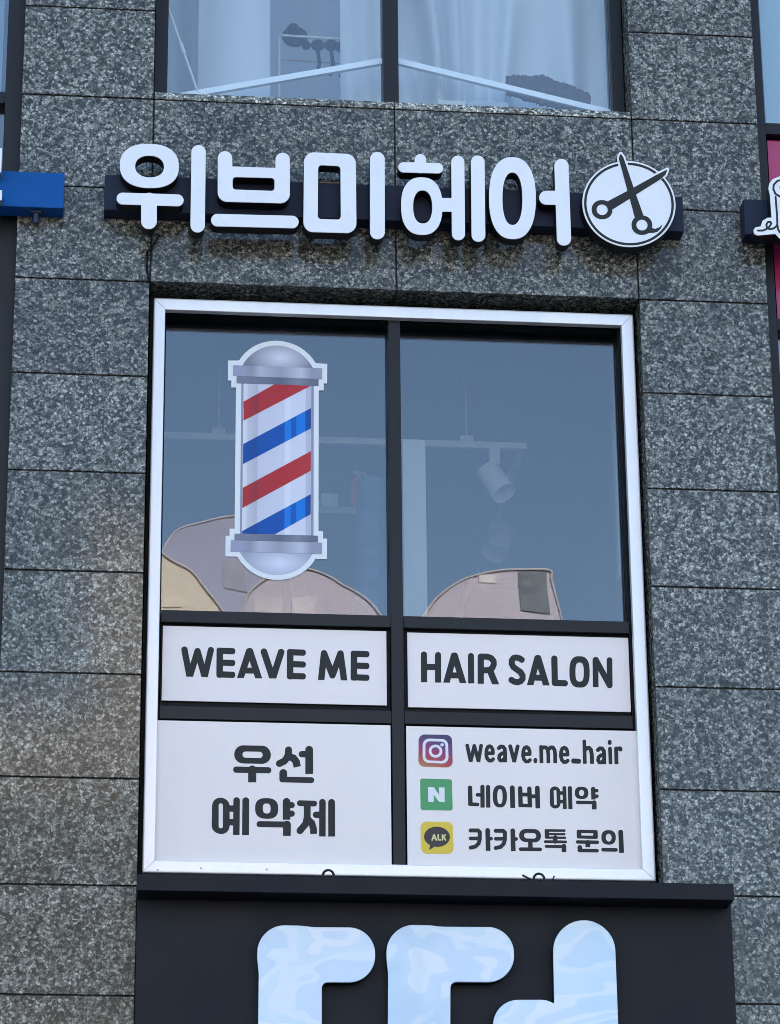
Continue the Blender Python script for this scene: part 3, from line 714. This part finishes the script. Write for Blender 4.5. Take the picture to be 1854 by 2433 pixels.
t2 = [Glyph(VM).stroke([(822, 850), (828, 1070)], 32).quad([(795, 1058), (955, 1062), (955, 1113), (797, 1108)], 24),
      Glyph(VM).stroke([(930, 950), (1000, 950)], 26).stroke([(1000, 838), (1002, 1132)], 30, True), Glyph(VM).stroke([(1080, 840), (1083, 1132)], 30, True),
      Glyph(VM).ell((1248, 972), 100, 158, 2.5).hell((1249, 975), 38, 106, 2.6), Glyph(VM).stroke([(1425, 850), (1432, 1138)], 34, True),
      Glyph(VN).stroke([(-22, 858), (-16, 1095)], 31).stroke([(108, 862), (117, 1098)], 31).stroke([(-22, 945), (112, 948)], 27).quad([(-47, 1075), (148, 1080), (148, 1130), (-46, 1125)], 14).stroke([(115, 971), (215, 972)], 27).stroke([(222, 853), (230, 1143)], 33, True),
      Glyph(VN).quad([(400, 831), (548, 834), (553, 1145), (402, 1142)], 70).stroke([(530, 925), (600, 925)], 25).stroke([(535, 1046), (605, 1046)], 25).stroke([(608, 853), (615, 1152)], 27, True).hquad([(455, 880), (495, 881), (500, 1097), (460, 1096)], 20),
      Glyph(VN).stroke([(686, 855), (695, 1153)], 29, True),
      Glyph(VN).ell((853, 923), 96, 87, 2.5).hell((853, 923), 38, 45),
      Glyph(VN).stroke([(1018, 868), (1024, 1017)], 31, True).stroke([(1030, 890), (1070, 890)], 25).stroke([(1030, 970), (1072, 970)], 25),
      Glyph(VN).quad([(773, 1034), (1065, 1038), (1066, 1085), (773, 1082)], 22).stroke([(1033, 1062), (1035, 1158)], 33, True)]
kk = lambda v, dx, dy: [Glyph(v).stroke(sh([(832, 438), (935, 438), (962, 462), (963, 560), (945, 625), (900, 668), (833, 683)], dx, dy), 28).stroke(sh([(832, 552), (950, 551)], dx, dy), 26),
                        Glyph(v).stroke(sh([(1074, 438), (1082, 728)], dx, dy), 33, True).stroke(sh([(1085, 555), (1122, 555)], dx, dy), 26)]
t3 = kk(VO, 0, 0)+kk(VO, 358, 5)
t3 += [Glyph(VP).quad([(-37, 418), (272, 420), (275, 608), (-35, 602)], 90).stroke([(122, 590), (125, 700)], 32).quad([(-40, 679), (288, 682), (289, 733), (-40, 730)], 24).hquad([(33, 472), (205, 474), (207, 555), (35, 552)], 38),
       Glyph(VP).quad([(327, 420), (625, 423), (625, 458), (327, 456)], 14).quad([(327, 473), (622, 476), (622, 508), (330, 506)], 12).quad([(330, 523), (632, 526), (632, 559), (333, 556)], 14).quad([(327, 420), (388, 421), (390, 555), (330, 553)], 18).stroke([(478, 540), (478, 595)], 32).quad([(317, 578), (645, 582), (645, 622), (317, 619)], 19),
       Glyph(VP).quad([(330, 644), (632, 648), (634, 690), (330, 686)], 19).stroke([(602, 664), (603, 746)], 33, True),
       Glyph(VP).quad([(783, 428), (1083, 434), (1085, 559), (785, 552)], 26).hquad([(848, 474), (1020, 477), (1020, 513), (848, 510)], 6),
       Glyph(VP).quad([(773, 578), (1102, 582), (1102, 631), (773, 626)], 23).stroke([(942, 610), (942, 677)], 34, True),
       Glyph(VP).stroke([(828, 681), (832, 712)], 33).quad([(795, 697), (1098, 703), (1098, 752), (800, 748)], 24),
       Glyph(VP).ell((1238, 537), 103, 103, 2.4).hell((1240, 540), 42, 56), Glyph(VP).quad([(1135, 686), (1368, 690), (1368, 741), (1135, 738)], 25),
       Glyph(VP).stroke([(1411, 463), (1424, 757)], 34, True)]
for t in (t1, t2, t3): link('lettering', gsolid(t, YS2-.0008, .0007, h=.5), INK, p4)
def grad_icon():
    m, t, b_ = new_mat("purple_orange_print"); L = t.links.new
    a, c = at(995, 1745, YS2), at(1076, 1823, YS2)
    g = N(t, 'ShaderNodeNewGeometry'); s = N(t, 'ShaderNodeSeparateXYZ'); L(g.outputs['Position'], s.inputs[0])
    u = N(t, 'ShaderNodeMapRange'); u.inputs[1].default_value = a.x; u.inputs[2].default_value = c.x; L(s.outputs[0], u.inputs[0])
    v = N(t, 'ShaderNodeMapRange'); v.inputs[1].default_value = a.z; v.inputs[2].default_value = c.z; L(s.outputs[2], v.inputs[0])
    q = N(t, 'ShaderNodeMath', operation='MULTIPLY_ADD'); q.inputs[1].default_value = -.28; L(u.outputs[0], q.inputs[0]); L(v.outputs[0], q.inputs[2])
    cr = N(t, 'ShaderNodeValToRGB'); L(q.outputs[0], cr.inputs[0]); el = cr.color_ramp.elements
    el[0].position, el[0].color = 0.0, (.055, .035, .13, 1); el[1].position, el[1].color = 1.0, (.50, .26, .10, 1)
    for p_, c_ in ((.22, (.16, .035, .17)), (.42, (.34, .03, .12)), (.62, (.42, .05, .07)), (.80, (.46, .11, .06))): z = el.new(p_); z.color = (*c_, 1)
    L(cr.outputs[0], b_.inputs['Base Color']); b_.inputs['Roughness'].default_value = .45; return m
PRW = paint("print_white", (.84, .84, .87), .5, var=.01)
ic = link('app_icon', gsolid(Glyph(VM).quad([(90, 90), (567, 95), (575, 560), (88, 550)], 88), YS2-.0008, .0007, h=.5), grad_icon(), p4)
link('icon_mark', gsolid([Glyph(VM).quad([(148, 149), (511, 154), (516, 505), (147, 497)], 92).hquad([(188, 188), (472, 192), (475, 468), (187, 462)], 62),
                          Glyph(VM).ell((331, 328), 97, 93).hell((331, 328), 58, 55), Glyph(VM).ell((425, 237), 24, 23)], YS2-.0016, .0007, h=.4), PRW, ic)
ic = link('app_icon', gsolid(Glyph(VM).quad([(112, 718), (565, 730), (575, 1174), (118, 1167)], 34), YS2-.0008, .0007, h=.5), paint("print_green", (.075, .35, .125), .5, var=.03), p4)
link('icon_mark', gsolid(Glyph(VM).poly([(222, 842), (308, 842), (384, 955), (382, 843), (460, 847), (462, 1055), (384, 1052), (305, 948), (307, 1052), (227, 1052)]), YS2-.0016, .0007, h=.4), PRW, ic)
ic = link('app_icon', gsolid(Glyph(VO).quad([(117, 312), (580, 317), (588, 772), (125, 769)], 88), YS2-.0008, .0007, h=.5), paint("print_yellow", (.80, .58, .05), .5, var=.03), p4)
bub = link('icon_mark', gsolid(Glyph(VO).ell((352, 528), 184, 143).poly([(256, 625), (242, 718), (325, 662)]), YS2-.0016, .0007, h=.4), paint("print_brown", (.035, .030, .028), .5), ic)
link('icon_mark', gsolid([Glyph(VO).stroke([(308, 500), (283, 574)], 11).stroke([(312, 500), (342, 574)], 11).stroke([(296, 553), (330, 553)], 8), Glyph(VO).stroke([(370, 500), (371, 572), (404, 573)], 11),
                          Glyph(VO).stroke([(430, 500), (431, 573)], 11).stroke([(471, 500), (436, 541)], 10).stroke([(446, 532), (475, 574)], 10)], YS2-.0024, .0007, h=.3), paint("print_pale_yellow", (.72, .66, .30), .5), ic)

# ------------------------------------------------------------------ lower sign board with cap and big letters
ls = thing('sign_board', (.745, 0, 3.2), 'big charcoal sign board under the salon window with huge pale blue glossy letters', 'sign')
YPN = -.100
link('board', boxes((-.3265, 1.8215, YPN, -.0012, 3.15, 4.3305), bev=.002), CAPM, ls)
link('cap', boxes((-.3315, 1.8065, -.230, -.0014, 4.3125, 4.3725), bev=.0025), CAPM, ls)
b = MB()
for x in (.36, 1.10): b.box(x-.0006, x+.0006, YPN-.0006, YPN+.001, 3.16, 4.33)
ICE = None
def ice():  # wavy sky reflections painted into the letter faces' base colour
    m, t, b_ = new_mat("painted_reflection_blue"); L = t.links.new
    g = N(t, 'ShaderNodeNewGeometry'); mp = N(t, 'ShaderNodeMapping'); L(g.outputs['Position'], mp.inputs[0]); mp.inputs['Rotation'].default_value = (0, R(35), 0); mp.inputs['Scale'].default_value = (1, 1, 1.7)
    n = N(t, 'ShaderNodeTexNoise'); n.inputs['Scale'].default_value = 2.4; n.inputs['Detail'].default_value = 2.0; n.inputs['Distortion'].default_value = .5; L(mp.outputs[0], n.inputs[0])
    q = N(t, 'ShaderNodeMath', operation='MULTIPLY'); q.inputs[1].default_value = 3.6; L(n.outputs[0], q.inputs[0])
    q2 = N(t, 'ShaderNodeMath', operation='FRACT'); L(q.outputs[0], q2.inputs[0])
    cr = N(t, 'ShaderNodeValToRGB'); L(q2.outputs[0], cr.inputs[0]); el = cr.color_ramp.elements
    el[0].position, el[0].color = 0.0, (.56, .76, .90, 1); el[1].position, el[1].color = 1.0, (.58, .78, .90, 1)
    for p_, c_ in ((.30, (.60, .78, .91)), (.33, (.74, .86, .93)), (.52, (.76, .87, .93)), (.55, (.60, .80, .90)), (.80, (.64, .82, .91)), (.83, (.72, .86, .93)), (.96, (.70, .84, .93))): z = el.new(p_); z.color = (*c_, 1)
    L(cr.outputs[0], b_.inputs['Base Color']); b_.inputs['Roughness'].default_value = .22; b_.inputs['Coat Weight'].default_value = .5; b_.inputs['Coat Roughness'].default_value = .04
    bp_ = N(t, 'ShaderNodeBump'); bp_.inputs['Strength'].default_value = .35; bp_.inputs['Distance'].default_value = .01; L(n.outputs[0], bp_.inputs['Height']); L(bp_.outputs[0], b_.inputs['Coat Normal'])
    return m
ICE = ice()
YBL = -.150
def bigD(x0, x1, xs, y0, ya, xb):
    g = Glyph(); g.k = 16
    return g.quad([(x0, y0), (x1, y0+1), (x1, ya+1), (x0, ya)], 63).quad([(x0, y0), (xs, y0+1), (xs-1, 2760), (xb, 2756)], 60).quad([(xb, 2630), (x1-4, 2632), (x1-4, 2762), (xb, 2760)], 62)
g3 = Glyph().quad([(1314.5, 2186), (1463, 2188), (1482, 2830), (1325, 2826)], 73).quad([(1172, 2375), (1345, 2375), (1345, 2510), (1172, 2510)], 60)
for g in (bigD(615.5, 892, 765.5, 2202, 2333.5, 611), bigD(922.5, 1222, 1071, 2201, 2333, 921), g3):
    o = link('channel_letter', gsolid(g, YBL+.006, YPN-YBL-.0065, h=2.0), BLACK, ls)
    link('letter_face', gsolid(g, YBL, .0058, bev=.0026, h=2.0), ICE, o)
# odds and ends on the cap
def ringpts(px, py, y, r, n=20):
    c = at(px, py, y); return [c+Vector((math.cos(2*math.pi*i/n)*r, 0, math.sin(2*math.pi*i/n)*r)) for i in range(n+1)]
c = at(780.5, 2080, -.16)
b = MB(); b.tube(ringpts(780.5, 2080, -.16, .0195), .0045); b.cyl((c.x, -.16, c.z-.0195), (c.x, -.16, 4.372), .004, .004, 8) if c.z-.0195 > 4.372 else None
top_mesh('wire_hook', b.mesh(smooth=True), INK, (c.x, -.16, 4.372), 'single dark wire loop peeking over the cap below the left Korean panel', 'hook')
c = at(1281, 2088, -.16)
b = MB(); b.tube(ringpts(1281, 2088, -.16, .019), .0045)
b.tube([at(1243, 2080, -.16), at(1262, 2090, -.16), at(1275, 2097, -.16)], .0038); b.tube([at(1317, 2082, -.16), at(1313, 2091, -.16), at(1300, 2096, -.16)], .0026)
top_mesh('wire_hook', b.mesh(smooth=True), INK, (c.x, -.16, 4.372), 'dark wire loop with two side prongs behind the cap under the contact panel', 'hook')
a, c = at(1320, 2083, -.12), at(1398, 2090, -.12)
top_mesh('plastic_strip', boxes((a.x, c.x, -.15, -.11, 4.3728, 4.3795), bev=.002), WHITE, (a.x, -.13, 4.3728), 'short flat white strip lying on the cap of the lower sign board', 'strip')
pts = [at(378, 560, -.03), at(364, 583, -.012), at(350, 600, -.006), at(349, 640, -.006), at(355, 668, -.006)]
top_mesh('cable', MB().tube(pts, .0045).mesh(smooth=True), BLACK, tuple(pts[-1]), 'thin black cable dropping from the sign rail along the left stone joint', 'cable')

# ------------------------------------------------------------------ inside the salon
WALLW = paint("white_board", (.56, .53, .48), .6, var=.06, scale=5)
def pole_box(p0, p1, y, z0, dep): return boxes((p0, p1, y, y+dep, z0, 0))
cl, crr = at(958, 1200, .55).x, at(1013, 1200, .55).x; cz = at(985, 1044, .55).z
top_mesh('white_column', boxes((cl, crr, .55, .64, 4.2, cz), bev=.003), WALLW, ((cl+crr)/2, .6, 4.2), 'tall white board column standing inside the salon right of the mullion', 'column')
TRK = paint("white_track", (.70, .71, .71), .5, var=.02)
YT = 1.15
ta, tb = at(385, 1037, YT), at(1250, 1062, YT)
ztr = (ta.z+tb.z)/2
tr = thing('track_light', (.6, YT, 6.95), 'white ceiling track with two tilted spotlights seen through the right pane', 'lamp')
link('track', boxes((ta.x-.3, tb.x, YT-.016, YT+.016, ztr-.014, ztr+.014), (tb.x-.034, tb.x-.002, YT+.0165, 4.6, ztr-.0138, ztr+.0138)), TRK, tr)
for px in (520, 1109):
    x = at(px, 1060, YT).x
    o = link('hanger', boxes((x-.028, x+.028, YT-.02, YT+.02, ztr+.0145, ztr+.04), bev=.003), TRK, tr)
    link('rod', MB().cyl((x, YT, ztr+.04), (x, YT, 6.96), .004, .004, 8).mesh(), TRK, o)
def spot(base, axis, L_, r):
    a = Vector(axis).normalized(); c = Vector(base)
    o = link('spot_head', MB().cyl(c-a*L_*.5, c+a*L_*.5, r, r*1.04, 28, cap=False).cyl(c-a*L_*.5, c-a*L_*.48, r, r, 28).cyl(c+a*L_*.2, c+a*L_*.22, r*.96, r*.96, 28).mesh(), TRK, tr)
    return o
x = at(1175, 1090, YT).x; c = at(1179, 1145, YT)
link('spot_stem', boxes((x-.022, x+.022, YT-.02, YT+.02, ztr-.085, ztr-.0142), (x-.014, x+.004, YT-.01, YT+.01, c.z+.03, ztr-.0855)), TRK, tr)
spot(c, (.42, -.35, -.85), .145, .052)
Y2 = 2.2
c2 = at(1187, 1290, Y2); s2 = at(1190, 1240, Y2)
link('spot_stem', boxes((s2.x-.016, s2.x+.016, Y2-.02, Y2+.02, s2.z-.02, ztr-.0142), (s2.x-.008, s2.x+.008, Y2-.008, Y2+.008, c2.z+.05, s2.z-.0205)), TRK, tr)
spot(c2, (-.36, -.35, -.86), .150, .054)
# shelf with box and extinguisher, roll of fabric
YSH = 1.35
sa, sb = at(700, 1206, YSH), at(880, 1206, YSH)
sh_ = thing('shelf_unit', ((sa.x+sb.x)/2, YSH+.2, 4.2), 'dim grey shelf unit behind the left pane beside the barber pole', 'shelf')
for z_ in (sb.z-.03, 4.9): link('shelf', boxes((sa.x, sb.x, YSH, YSH+.4, z_, z_+.03)), paint("grey_shelf", (.25, .27, .30), .7), sh_)
link('side_panel', boxes((sa.x-.02, sa.x-.001, YSH, YSH+.4, 4.2, sb.z), (sb.x+.001, sb.x+.02, YSH, YSH+.4, 4.2, sb.z)), paint("grey_shelf_side", (.22, .24, .27), .7), sh_)
a, c = at(763, 1171, YSH+.05), at(803, 1204, YSH+.05)
top_mesh('storage_box', boxes((a.x, c.x, YSH+.05, YSH+.25, sb.z+.001, a.z), bev=.003), paint("pale_card", (.55, .57, .58), .7), (a.x, YSH+.1, sb.z), 'pale box on the shelf just right of the barber pole', 'box')
ex = thing('fire_extinguisher', (at(849, 1180, YSH+.1).x, YSH+.1, sb.z), 'red fire extinguisher standing on the shelf beside the rolled fabric', 'fire extinguisher')
e0 = at(849, 1203, YSH+.1); e1 = at(851, 1130, YSH+.1)
REDX = paint("extinguisher_red", (.85, .02, .03), .35, var=.05)
link('cylinder', MB().cyl((e0.x, YSH+.1, sb.z+.001), (e0.x, YSH+.1, e1.z-.02), .026, .026, 20).cyl((e0.x, YSH+.1, e1.z-.02), (e0.x, YSH+.1, e1.z), .026, .012, 20).mesh(), REDX, ex)
link('valve', MB().box(e0.x-.012, e0.x+.03, YSH+.09, YSH+.11, e1.z, e1.z+.02).mesh(), WALLW, ex)
link('hose', MB().tube([Vector((e0.x+.028, YSH+.07, e1.z)), Vector((e0.x+.04, YSH+.06, e1.z-.06)), Vector((e0.x+.02, YSH+.06, e1.z-.14))], .005).mesh(), WALLW, ex)
r0, r1 = at(876, 1150, .75), at(873, 1447, .75)
rr_ = (at(918, 1300, .75).x-at(838, 1300, .75).x)/2
top_mesh('fabric_roll', MB().cyl((r1.x-.02, .80, 4.2), (r0.x+.01, .75, r0.z), rr_*1.1, rr_*.86, 32).ball((r0.x+.01, .75, r0.z), rr_*.86, rr_*.86, .03, 32).mesh(smooth=False), paint("slate_blue_cloth", (.055, .105, .17), .8, var=.2, scale=14), (r1.x, .8, 4.2), 'tall slate blue roll standing upright left of the mullion', 'roll')
sx0, sx1 = at(1462, 1100, .8).x, at(1492, 1100, .8).x
top_mesh('door_post', boxes((sx0, sx1, .8, .86, at(1480, 1372, .8).z, 6.955), bev=.003), paint("pale_post", (.50, .58, .60), .6), (sx0, .8, 6.9), 'pale upright post along the right inner wall of the salon', 'post')

# ------------------------------------------------------------------ inside the upper room
SHEER, t_, b_ = new_mat("sheer_curtain")
b_.inputs['Base Color'].default_value = (.86, .90, .92, 1); b_.inputs['Roughness'].default_value = .9
tl = N(t_, 'ShaderNodeBsdfTranslucent'); tl.inputs[0].default_value = (.8, .86, .88, 1); mxs = N(t_, 'ShaderNodeMixShader'); mxs.inputs[0].default_value = .3
t_.links.new(b_.outputs[0], mxs.inputs[1]); t_.links.new(tl.outputs[0], mxs.inputs[2]); t_.links.new(mxs.outputs[0], [n for n in t_.nodes if n.type == 'OUTPUT_MATERIAL'][0].inputs[0])
def curtain(x0, x1, y, z0, z1, seed, amp=.034, slant=0.0):
    rnd = random.Random(seed); ks = [(rnd.uniform(18, 34), rnd.uniform(0, 6), rnd.uniform(.5, 1)) for _ in range(3)]
    nx, nz = 90, 16; V = []
    for j in range(nz+1):
        for i in range(nx+1):
            u = x0+(x1-x0)*i/nx; z = z0+(z1-z0)*j/nz
            uu = u+slant*(z1-z)*math.sin(u*7+seed)
            d = sum(a_*math.sin(k*uu+p) for k, p, a_ in ks)
            V.append((u, y+amp*d*(.7+.5*(z1-z)/(z1-z0)), z))
    Fc = [(j*(nx+1)+i, j*(nx+1)+i+1, (j+1)*(nx+1)+i+1, (j+1)*(nx+1)+i) for j in range(nz) for i in range(nx)]
    me = bpy.data.meshes.new('c'); me.from_pydata(V, [], Fc); me.shade_smooth(); return me
GC = 'white sheer curtains in the upper window'
for (pa, pb, y, sd_, sl, lab) in ((472, 642, .34, 3, .05, 'white sheer curtain left of the hat rack in the upper left pane'), (810, 926, .34, 8, .05, 'narrow white sheer curtain between hat rack and mullion in the upper window'),
                                  (938, 1476, .34, 12, .22, 'wide white sheer curtain filling the upper window right of the mullion')):
    xa, xb = at(pa, 100, y).x, at(pb, 100, y).x
    top_mesh('curtain', curtain(xa, xb, y, 7.45, 9.7, sd_, slant=sl), SHEER, ((xa+xb)/2, y, 9.7), lab, 'curtain', GC)
xa, xb = at(396, 100, .5).x, at(480, 100, .5).x
top_mesh('curtain', curtain(xa-.15, xb, .50, 7.45, 9.7, 21, .03), paint("grey_curtain", (.45, .50, .55), .9, var=.04), (xa, .5, 9.7), 'greyer curtain behind the slanted pole at the left of the upper window', 'curtain', GC)
a, c = at(400, 20, .185), at(470, 218, .185); d = (c-a)
top_mesh('pole', MB().cyl(a-d*.8, c+d*.25, .0055, .0055, 10).cyl(a+d*.42, a+d*.55, .009, .009, 10).mesh(smooth=False), TRK, tuple(c+d*.25), 'thin white telescopic pole leaning diagonally in the upper left pane', 'pole')
# white gabled frame standing inside the window
gf_ = thing('gable_frame', (.635, .19, 7.42), 'white pitched timber frame peaking behind the mullion of the upper window', 'frame')
A0, A1 = at(400, 236, .19), at(912, 150, .19); B0, B1 = at(948, 151, .19), at(1466, 274, .19)
pk = Vector(((A1.x+B0.x)/2, .19, (A1.z+B0.z)/2+.012))
def beam(a, c, w_, h_):
    d = (c-a).normalized(); n = Vector((-d.z, 0, d.x))
    if n.z < 0: n = -n
    b = MB(); P = [a-n*h_, c-n*h_, c+n*h_, a+n*h_]; b.prism([(p.x, p.z) for p in P], a.y-w_, a.y+w_); return b
WF = paint("white_timber", (.95, .97, .97), .35, var=.03)
d1 = (A0-pk); d2 = (B1-pk)
link('beam', beam(pk+Vector((-.002, 0, 0)), pk+d1*1.12, .010, .0105).mesh(), WF, gf_); link('beam', beam(pk+Vector((.002, 0, 0)), pk+d2*1.12, .010, .0105).mesh(), WF, gf_)
link('trim', beam(pk+Vector((-.002, .006, .018)), pk+d1*1.12+Vector((0, .006, .018)), .006, .0025).mesh(), WF, gf_); link('trim', beam(pk+Vector((.002, .006, .018)), pk+d2*1.12+Vector((0, .006, .018)), .006, .0025).mesh(), WF, gf_)
link('post', boxes((pk.x-.012, pk.x+.012, .178, .202, 7.42, pk.z-.012)), WF, gf_)
# hat rack
YK = .62
k0, k1 = at(672, 84, YK), at(822, 94, YK); leg = at(664, 92, YK)
rk = thing('garment_rack', (k0.x, YK, 7.42), 'white wire garment rack in the gap between the upper curtains', 'rack')
link('rail', MB().tube([k0, k1], .006).mesh(), TRK, rk); link('rail', MB().tube([k0+Vector((0, .15, -.03)), k1+Vector((0, .15, -.03))], .006).mesh(), TRK, rk)
link('leg', MB().tube([leg, Vector((leg.x, YK, 7.43))], .006).mesh(), TRK, rk)
link('leg', MB().tube([k1, Vector((k1.x, YK, 7.43))], .006).mesh(), TRK, rk)
c = at(702, 82, YK+.02); s_ = at(733, 82, YK).x-at(702, 82, YK).x
HAT = paint("dark_felt", (.012, .016, .03), .9, var=.1)
top_mesh('hat', MB().ball((c.x, YK+.04, c.z), s_, .03, s_*.85, 28).ball((c.x-.01, YK+.03, c.z+.01), s_*.6, .07, s_*.55, 24).ball((c.x+s_*.85, YK+.03, c.z-.045), s_*.35, .03, s_*.28).mesh(smooth=True), HAT, (c.x, YK, c.z), 'big round dark hat hanging on the white rack', 'hat')
for px, py, lb in ((756, 102, 'small dark pouch with strap hanging nearest the round hat'), (788, 102, 'small dark pouch with strap in the middle of the rack'), (813, 106, 'small dark pouch half hidden by the narrow curtain')):
    c = at(px, py, YK); 
    top_mesh('pouch', MB().ball((c.x, YK+.02, c.z), .030, .02, .026).tube([c+Vector((0, .02, -.02)), c+Vector((.008, .02, -.09)), c+Vector((-.004, .02, -.14))], .008).mesh(smooth=True), HAT, (c.x, YK, c.z), lb, 'pouch', 'pouches on the rack')
FUR = paint("brown_plush", (.075, .065, .07), .95, var=.3, scale=40, bump=.6)
rj = random.Random(4)
pp = [(1204, 182), (1225, 177), (1260, 181), (1290, 178), (1325, 192), (1370, 208), (1402, 222), (1404, 248), (1380, 262), (1300, 248), (1204, 220)]
b = MB(); c = at(1300, 215, .20)
pf = []
for (xa, ya), (xb, yb) in zip(pp, pp[1:]+pp[:1]):
    n_ = max(2, int(math.hypot(xb-xa, yb-ya)/3))
    for i in range(n_): pf.append((xa+(xb-xa)*i/n_+rj.uniform(-1.6, 1.6), ya+(yb-ya)*i/n_+rj.uniform(-2.6, 2.6)))
me_ = gsolid(Glyph().poly(pf, .6), .195, .022, bev=.003, h=.8)
top_mesh('plush_cushion', me_, FUR, (c.x, .20, c.z), 'greyish brown shaggy cushion leaning at the right of the upper window', 'cushion')
for (pa, pb, pt, y, col, lb) in ((1040, 1108, 236, .200, (.60, .60, .54), 'small cream box on the upper window ledge left of the folded cloth'), (1110, 1210, 238, .205, (.38, .45, .50), 'folded grey cloth on the upper window ledge under the beam')):
    xa, xb = at(pa, 250, y).x, at(pb, 250, y).x; zt = at(pa, pt, y).z
    top_mesh('ledge_box' if y < .202 else 'folded_cloth', boxes((xa, xb, y, y+.06, 7.45, zt), bev=.008), paint("ledge_%d" % pa, col, .8), (xa, y, 7.45), lb, 'box' if y < .202 else 'cloth')

# ------------------------------------------------------------------ across the street (seen only as reflections in the glass and polished stone)
def across(px, py, D, yg=.17):
    p = at(px, py, D+2*yg); return (p.x, p.z)
def bent_roof_building(label, outline, D, col, depth, wins=(), roofcol=(.50, .47, .50)):  # rooflines bent into arcs to imitate reflections warped by the panes
    o2 = []
    for i in range(len(outline)-1):                       # soften the curve, keep the steep corners
        p0, p1, p2, p3 = (np.array(outline[max(0, min(len(outline)-1, k))], float) for k in (i-1, i, i+1, i+2))
        if abs(p2[1]-p1[1]) > 200 or abs(p2[0]-p1[0]) > 400 or i == 0: o2.append(tuple(p1)); continue
        for t in (0, .25, .5, .75): o2.append(tuple(.5*((2*p1)+(p2-p0)*t+(2*p0-5*p1+4*p2-p3)*t*t+(3*p1-p0-3*p2+p3)*t**3)))
    outline = o2+[outline[-1]]
    pts = [across(px, py, D) for px, py in outline]
    pts = [(pts[0][0], .13)]+pts+[(pts[-1][0], .13)]
    xs = [p[0] for p in pts]; loc = (sum(xs)/len(xs), -D, .13)
    t = thing('street_building', loc, label, 'building')
    wl = link('wall', MB().prism(pts, -D-depth, -D).mesh(), paint("render_%d" % int(D*10+outline[0][0]), col, .85, var=.07, scale=.6), t)
    up = pts[1:-1]; rim = MB()
    for (xa, za), (xb, zb) in zip(up[:-1], up[1:]): rim.cyl((xa, -D+.012, za), (xb, -D+.012, zb), .016, .016, 8)
    link('roof_edge', rim.mesh(), paint("roof_edge_%d" % int(D*10+outline[0][0]), roofcol, .7), t)
    for w_ in wins:
        (a, c, cc) = w_; x0, z1 = across(*a, D); x1, z0 = across(*c, D)
        link('window', boxes((x0, x1, -D, -D+.015, z0, z1)), paint("far_window_%d" % int(a[0]), cc, .25, var=.08), t)
    return t
bent_roof_building('cream rendered corner building across the street with its stepped top curved like a warped reflection', [(-900, 1722), (222, 1715), (226, 1255), (300, 1266), (352, 1296), (381, 1319), (412, 1342), (450, 1366), (482, 1408), (519, 1451), (560, 1510), (575, 1560)], 26.0, (.66, .58, .51), 5,
              [((395, 1420), (440, 1440), (.62, .55, .46))]+[((-860, 1885), (560, 2500), (.16, .16, .145))])
bent_roof_building('tall mauve rendered hall across the street with a roofline bent like a warped reflection', [(383, 1335), (402, 1290), (425, 1257), (470, 1240), (550, 1222), (620, 1228), (690, 1262), (720, 1330)], 29.5, (.30, .32, .44), 6,
              [((530, 1340), (585, 1405), (.22, .22, .31))])
bent_roof_building('low pink rendered shop across the street with its roofline curved like a warped reflection', [(560, 1462), (590, 1405), (640, 1366), (706, 1352), (750, 1358), (790, 1374), (816, 1394), (850, 1418), (885, 1455), (905, 1490)], 25.6, (.47, .43, .52), 4,
              [((600, 1420), (668, 1500), (.50, .45, .53)), ((690, 1420), (752, 1500), (.50, .45, .53))])
bent_roof_building('pink tiled building across the street with a grey glazed corner bay', [(1003, 1472), (1040, 1430), (1075, 1402), (1110, 1381), (1150, 1367), (1195, 1358), (1233, 1355), (1300, 1358), (1306, 1380), (1316, 1418), (1326, 1450), (1340, 1500)], 26.2, (.49, .45, .54), 5,
              [((1233, 1360), (1298, 1452), (.015, .045, .09)), ((1137, 1370), (1176, 1393), (.58, .53, .58))])
